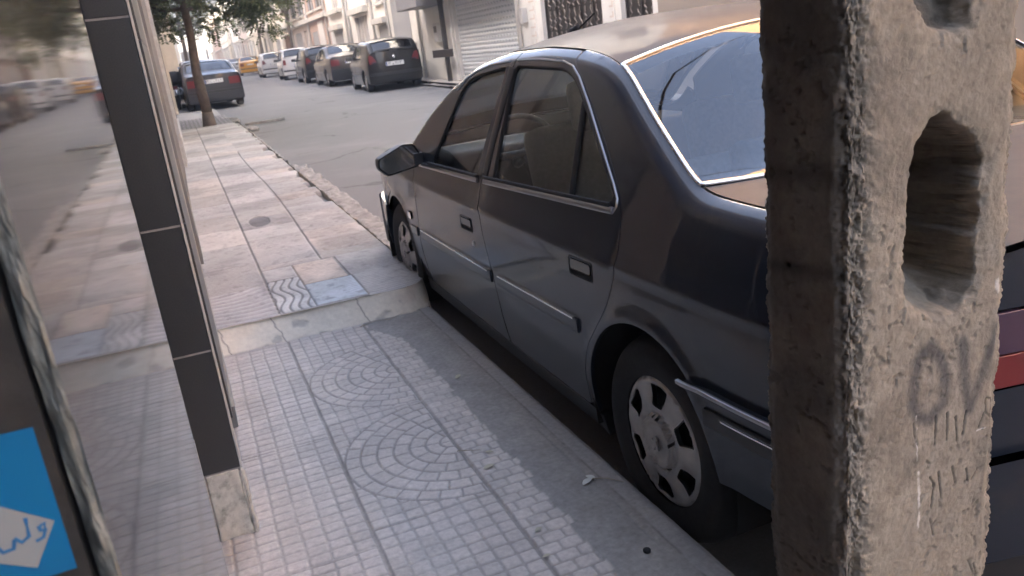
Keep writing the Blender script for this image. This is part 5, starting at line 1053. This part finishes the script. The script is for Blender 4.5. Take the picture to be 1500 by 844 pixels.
far_car('dark hatchback squeezed between the brownish car and a white one', SR, m_pblack, at(35.2, 5.86, .01), rad(-1), W_R, (-.592, -.375), (1.42, 2.0), TR, (.72, '\u06f6\u06f3 \u0628 \u06f5\u06f1\u06f9', .018), (.3, .55), badge=.90)
far_car('white small hatchback behind the dark hatchback, nearer of the two white cars', SB, m_pwhite, at(42.6, 5.90, .01), rad(-2), W_B, (-.575, -.38), (1.28, 1.92), [(m_tail, [(.60, .70), (.735, .70), (.735, .93), (.60, .93)])], (.60, '\u06f7\u06f7 \u062c \u06f2\u06f6\u06f4'), (.3, .50))
far_car('white hatchback next to the yellow taxi', SR, m_pwhite, at(53.5, 6.0, .01), rad(-1), W_R, (-.592, -.375), (1.42, 2.0), TR, (.72, '\u06f8\u06f4 \u0635 \u06f3\u06f2\u06f1', .018), (.3, .55))
tx = far_car('yellow taxi at the far end of the parked row', SS, m_pyel, at(70, 6.0, .01), rad(-3), W_S, (-.08, .45), (1.45, 2.15), [(m_tail, [(.46, .68), (.76, .68), (.76, .88), (.46, .88)])], (.78, '\u06f5\u06f5 \u062a \u06f6\u06f1\u06f8'), (.3, .56), cat='taxi')
far_car('dark grey sedan behind the tree trunk on the left side of the road', SS, m_pgrey, at(27.0, 1.10, .01), rad(3), W_S, (-.08, .45), (1.45, 2.15), [(m_tail, [(.42, .66), (.77, .66), (.77, .86), (.42, .86)])], (.79, '\u06f1\u06f9 \u0628 \u06f3\u06f8\u06f6'), (.3, .58))
far_car('pale car parked ahead of the dark grey sedan on the left', SB, m_psil, at(42, 1.25, .01), rad(2), W_B, (-.575, -.38), (1.28, 1.92), [(m_tail, [(.60, .70), (.735, .70), (.735, .93), (.60, .93)])], (.60, '\u06f4\u06f4 \u0633 \u06f2\u06f1\u06f7'), (.3, .50))
far_car('silver car far beyond the taxi', SS, m_psil, at(92, 6.5, .01), 0, W_S, (-.08, .45), (1.45, 2.15), [(m_tail, [(.46, .68), (.76, .68), (.76, .88), (.46, .88)])], None, (.3, .56))
# motorcycle by the wall
def motorbike():
    t = empty('motorcycle', (.02, 28.9, T(28.9)+.03), rad(4)); tag(t, 'motorcycle with a black cover over its seat leaning by the left wall', 'motorcycle')
    for y_ in (-.62, .66):
        n = 22; V = []; k = 8
        for i in range(n):
            a = 2*math.pi*i/n
            for j in range(k): c = 2*math.pi*j/k; r = .27+.05*math.cos(c); V.append((.05*math.sin(c), y_+r*math.cos(a), .31+r*math.sin(a)))
        w = link('tyre', mesh('tyre', V, [(i*k+j, i*k+(j+1) % k, ((i+1) % n)*k+(j+1) % k, ((i+1) % n)*k+j) for i in range(n) for j in range(k)], True), m_tyre, t)
        b = MB(); 
        for i in range(8): a = math.pi*i/8; b.tube([(0, y_-.24*math.cos(a), .31-.24*math.sin(a)), (0, y_+.24*math.cos(a), .31+.24*math.sin(a))], .006, 4)
        b.tube([(-.05, y_, .31), (.05, y_, .31)], .045, 8); b.build('wheel_spokes', m_chrome, w)
        b = MB(); b.tube([(0, y_+.34*math.cos(a), .31+.34*math.sin(a)) for a in np.linspace(.5, 2.8, 8)], .05, 6); b.build('mudguard', m_chrome, t, True)
    b = MB(); b.box(-.13, .13, -.20, .22, .30, .60); b.build('engine', m_satin, t, bevel=.04)
    b = MB(); b.tube([(0, .66, .31), (0, .50, .80), (0, .42, 1.0)], .03, 8); b.tube([(-.32, .30, 1.04), (-.1, .42, 1.0), (.1, .42, 1.0), (.32, .30, 1.04)], .016, 6); b.build('handlebar', m_chrome, t, True)
    b = MB(); b.tube([(0, .40, .72), (0, -.3, .62), (0, -.62, .31)], .025, 6); b.tube([(0, .40, .72), (0, .1, .3), (0, -.62, .31)], .02, 6); b.build('frame', m_iron, t)
    b = MB(); b.box(-.15, .15, -.05, .36, .66, .88); b.build('tank', m_pblack, t, True, .06)
    b = MB(); b.box(-.24, .24, -.78, .10, .72, 1.16); b.build('seat_cover', m_rub, t, True, .14)
    b = MB(); b.tube([(.12, .1, .3), (.14, -.4, .28), (.15, -.85, .36)], .04, 8); b.build('exhaust', m_chrome, t, True)
    b = MB(); b.box(-.06, .06, -.84, -.79, .62, .72); b.build('tail_lamp', m_tail, t, bevel=.01); b = MB(); b.box(-.09, .09, -.87, -.86, .44, .60); b.build('number_plate', m_white, t)
    b = MB(); b.tube([(-.3, .32, 1.05), (-.34, .30, 1.22)], .008, 5); b.box(-.40, -.28, .29, .31, 1.20, 1.28); b.tube([(.3, .32, 1.05), (.34, .30, 1.22)], .008, 5); b.box(.28, .40, .29, .31, 1.20, 1.28); b.build('mirror', m_chrome, t)
motorbike()
# ------------------------------------------------------------------ overhead wires, stones, litter
m_wire = P('black_cable', (.02, .02, .02), .6)
def cable(label, pts, r=.018):
    P_ = []; a, c = Vector(pts[0]), Vector(pts[1])
    for i in range(25): t = i/24; p = a.lerp(c, t); p.z -= pts[2]*4*t*(1-t); P_.append(tuple(p))
    b = MB(); b.tube(P_, r, 5); tag(b.build('overhead_cable', m_wire, None, True), label, 'cable', 'cables overhead')
cable('thick cable running from the concrete pole along the pavement', ((.8, .8, 7.6), (-.1, 34, 7.2), .7)); cable('cable crossing the street from the concrete pole to the orange house', ((.8, .8, 7.5), (7.2, -4, 8.2), .5)); cable('cable crossing the street from the concrete pole to the gated house', ((.8, .8, 7.4), (7.2, 14, 7.8), .5))
cable('cable crossing the street from the concrete pole to the brown house', ((.8, .8, 7.5), (7.2, 6.4, 8.2), .45), .03); cable('lower cable crossing the street from the concrete pole to the brick house', ((.8, .8, 7.3), (7.2, 2.6, 7.4), .6), .026)
cable('cable crossing the street behind the camera', ((-.2, -6, 7.5), (7.2, 1.5, 6.9), .4), .012)
def stone(label, x, y, s, seed):
    rs = np.random.RandomState(seed); me = bpy.data.meshes.new('kerb_rubble'); bm = bmesh.new(); bmesh.ops.create_icosphere(bm, subdivisions=2, radius=s)
    for v in bm.verts: v.co = Vector((v.co.x*1.4, v.co.y, v.co.z*.6))*(1+rs.uniform(-.16, .16))
    bm.to_mesh(me); bm.free(); o = link('stone', me, m_kerb, None, (x, y, T(y)+s*.3)); tag(o, label, 'stone', 'stones by the tree')
stone('pale round stone at the kerb just right of the tree', 1.02, 19.9, .17, 1); stone('smaller flat stone touching the tree trunk base', .80, 18.6, .13, 2); stone('grey block against the broken kerb end near the tree', 1.25, 17.2, .12, 3)
b = MB(); b.box(-.42, .42, -.05, .05, 0, .05); o = b.build('kerb_bar', m_kerb, None, bevel=.01); o.location = (1.68, 18.8, T(18.8)+.005); o.rotation_euler = (0, 0, rad(4)); tag(o, 'pale bar lying on the road beside the tree', 'bar')
m_dry = P('dry_leaf', (.42, .40, .30), .8)
def leaf(label, x, y, rz, s, col=None, z=.004):
    V = []; n = 9
    for i in range(n): t = i/(n-1); w = math.sin(math.pi*t)**.8*.24; V += [((t-.5)*s, -w*s, .06*s*math.sin(t*3)+.1*s*w), ((t-.5)*s, 0, .02*s*math.sin(t*3)), ((t-.5)*s, w*s, .06*s*math.sin(t*3)+.1*s*w)]
    Fc = [(3*i+j, 3*i+3+j, 3*i+4+j, 3*i+1+j) for i in range(n-1) for j in range(2)]
    o = link('fallen_leaf', mesh('fallen_leaf', V, Fc, True), col or m_dry, None, (x, y, z), (0, 0, rz)); tag(o, label, 'leaf', 'leaves fallen on the pavement')
leaf('torn pale leaf on the cement strip near the rear wheel', .885, 1.985, .5, .045, P('pale_leaf', (.6, .62, .58), .7)); leaf('second lobe of the torn pale leaf by the rear wheel', .905, 2.0, 2.0, .04, bpy.data.materials['pale_leaf'])
leaf('slender dry leaf on the brick strip left of the rear wheel', .665, 2.24, .2, .045); leaf('tiny yellow leaf on the cement strip below the rear door', .70, 2.33, -.6, .03); leaf('pale scrap of leaf in the middle of the cement strip', .815, 3.0, .9, .045); leaf('small leaf near the bottom of the cell paving', .66, 1.84, .4, .028); leaf('small leaf just above the bottom edge of the cell paving', .63, 1.72, .1, .025)
def twig(label, pts): b = MB(); b.tube(pts, .0018, 5, .0008); tag(b.build('twig', P('dry_twig', (.33, .30, .22), .8), None, True), label, 'twig', 'twigs on the ground')
twig('thin curved twig lying along the foot of the step', [(.60, 3.915, .006), (.68, 3.95, .008), (.76, 3.93, .006), (.83, 3.97, .006)]); twig('thin stalk running from the torn leaf to the kerb line', [(.905, 1.99, .006), (.94, 1.96, .01), (.975, 1.92, .006)]); twig('short twig on the brick strip', [(.61, 2.40, .004), (.65, 2.37, .008), (.68, 2.36, .004)])
b = MB(); b.tube([(0, 0, 0), (0, 0, .006)], .010, 12); o = b.build('bottle_cap', m_rub, None, True); o.location = (.86, 1.60, .003); tag(o, 'small black cap on the cement strip near the rear wheel', 'bottle cap')

# ------------------------------------------------------------------ street air
hz = MB(); hz.box(-170, 170, -65, 405, -2.5, 16); hz = hz.build('haze', None); hm = bpy.data.materials.new('haze_air'); hm.use_nodes = True; hn = hm.node_tree; hn.nodes.remove(hn.nodes['Principled BSDF'])
pvv = hn.nodes.new('ShaderNodeVolumePrincipled'); pvv.inputs['Color'].default_value = (.9, .9, .9, 1); pvv.inputs['Density'].default_value = .0035; pvv.inputs['Anisotropy'].default_value = .3; hn.links.new(pvv.outputs[0], hn.nodes['Material Output'].inputs['Volume']); hz.data.materials.append(hm); tag(hz, kind='stuff')
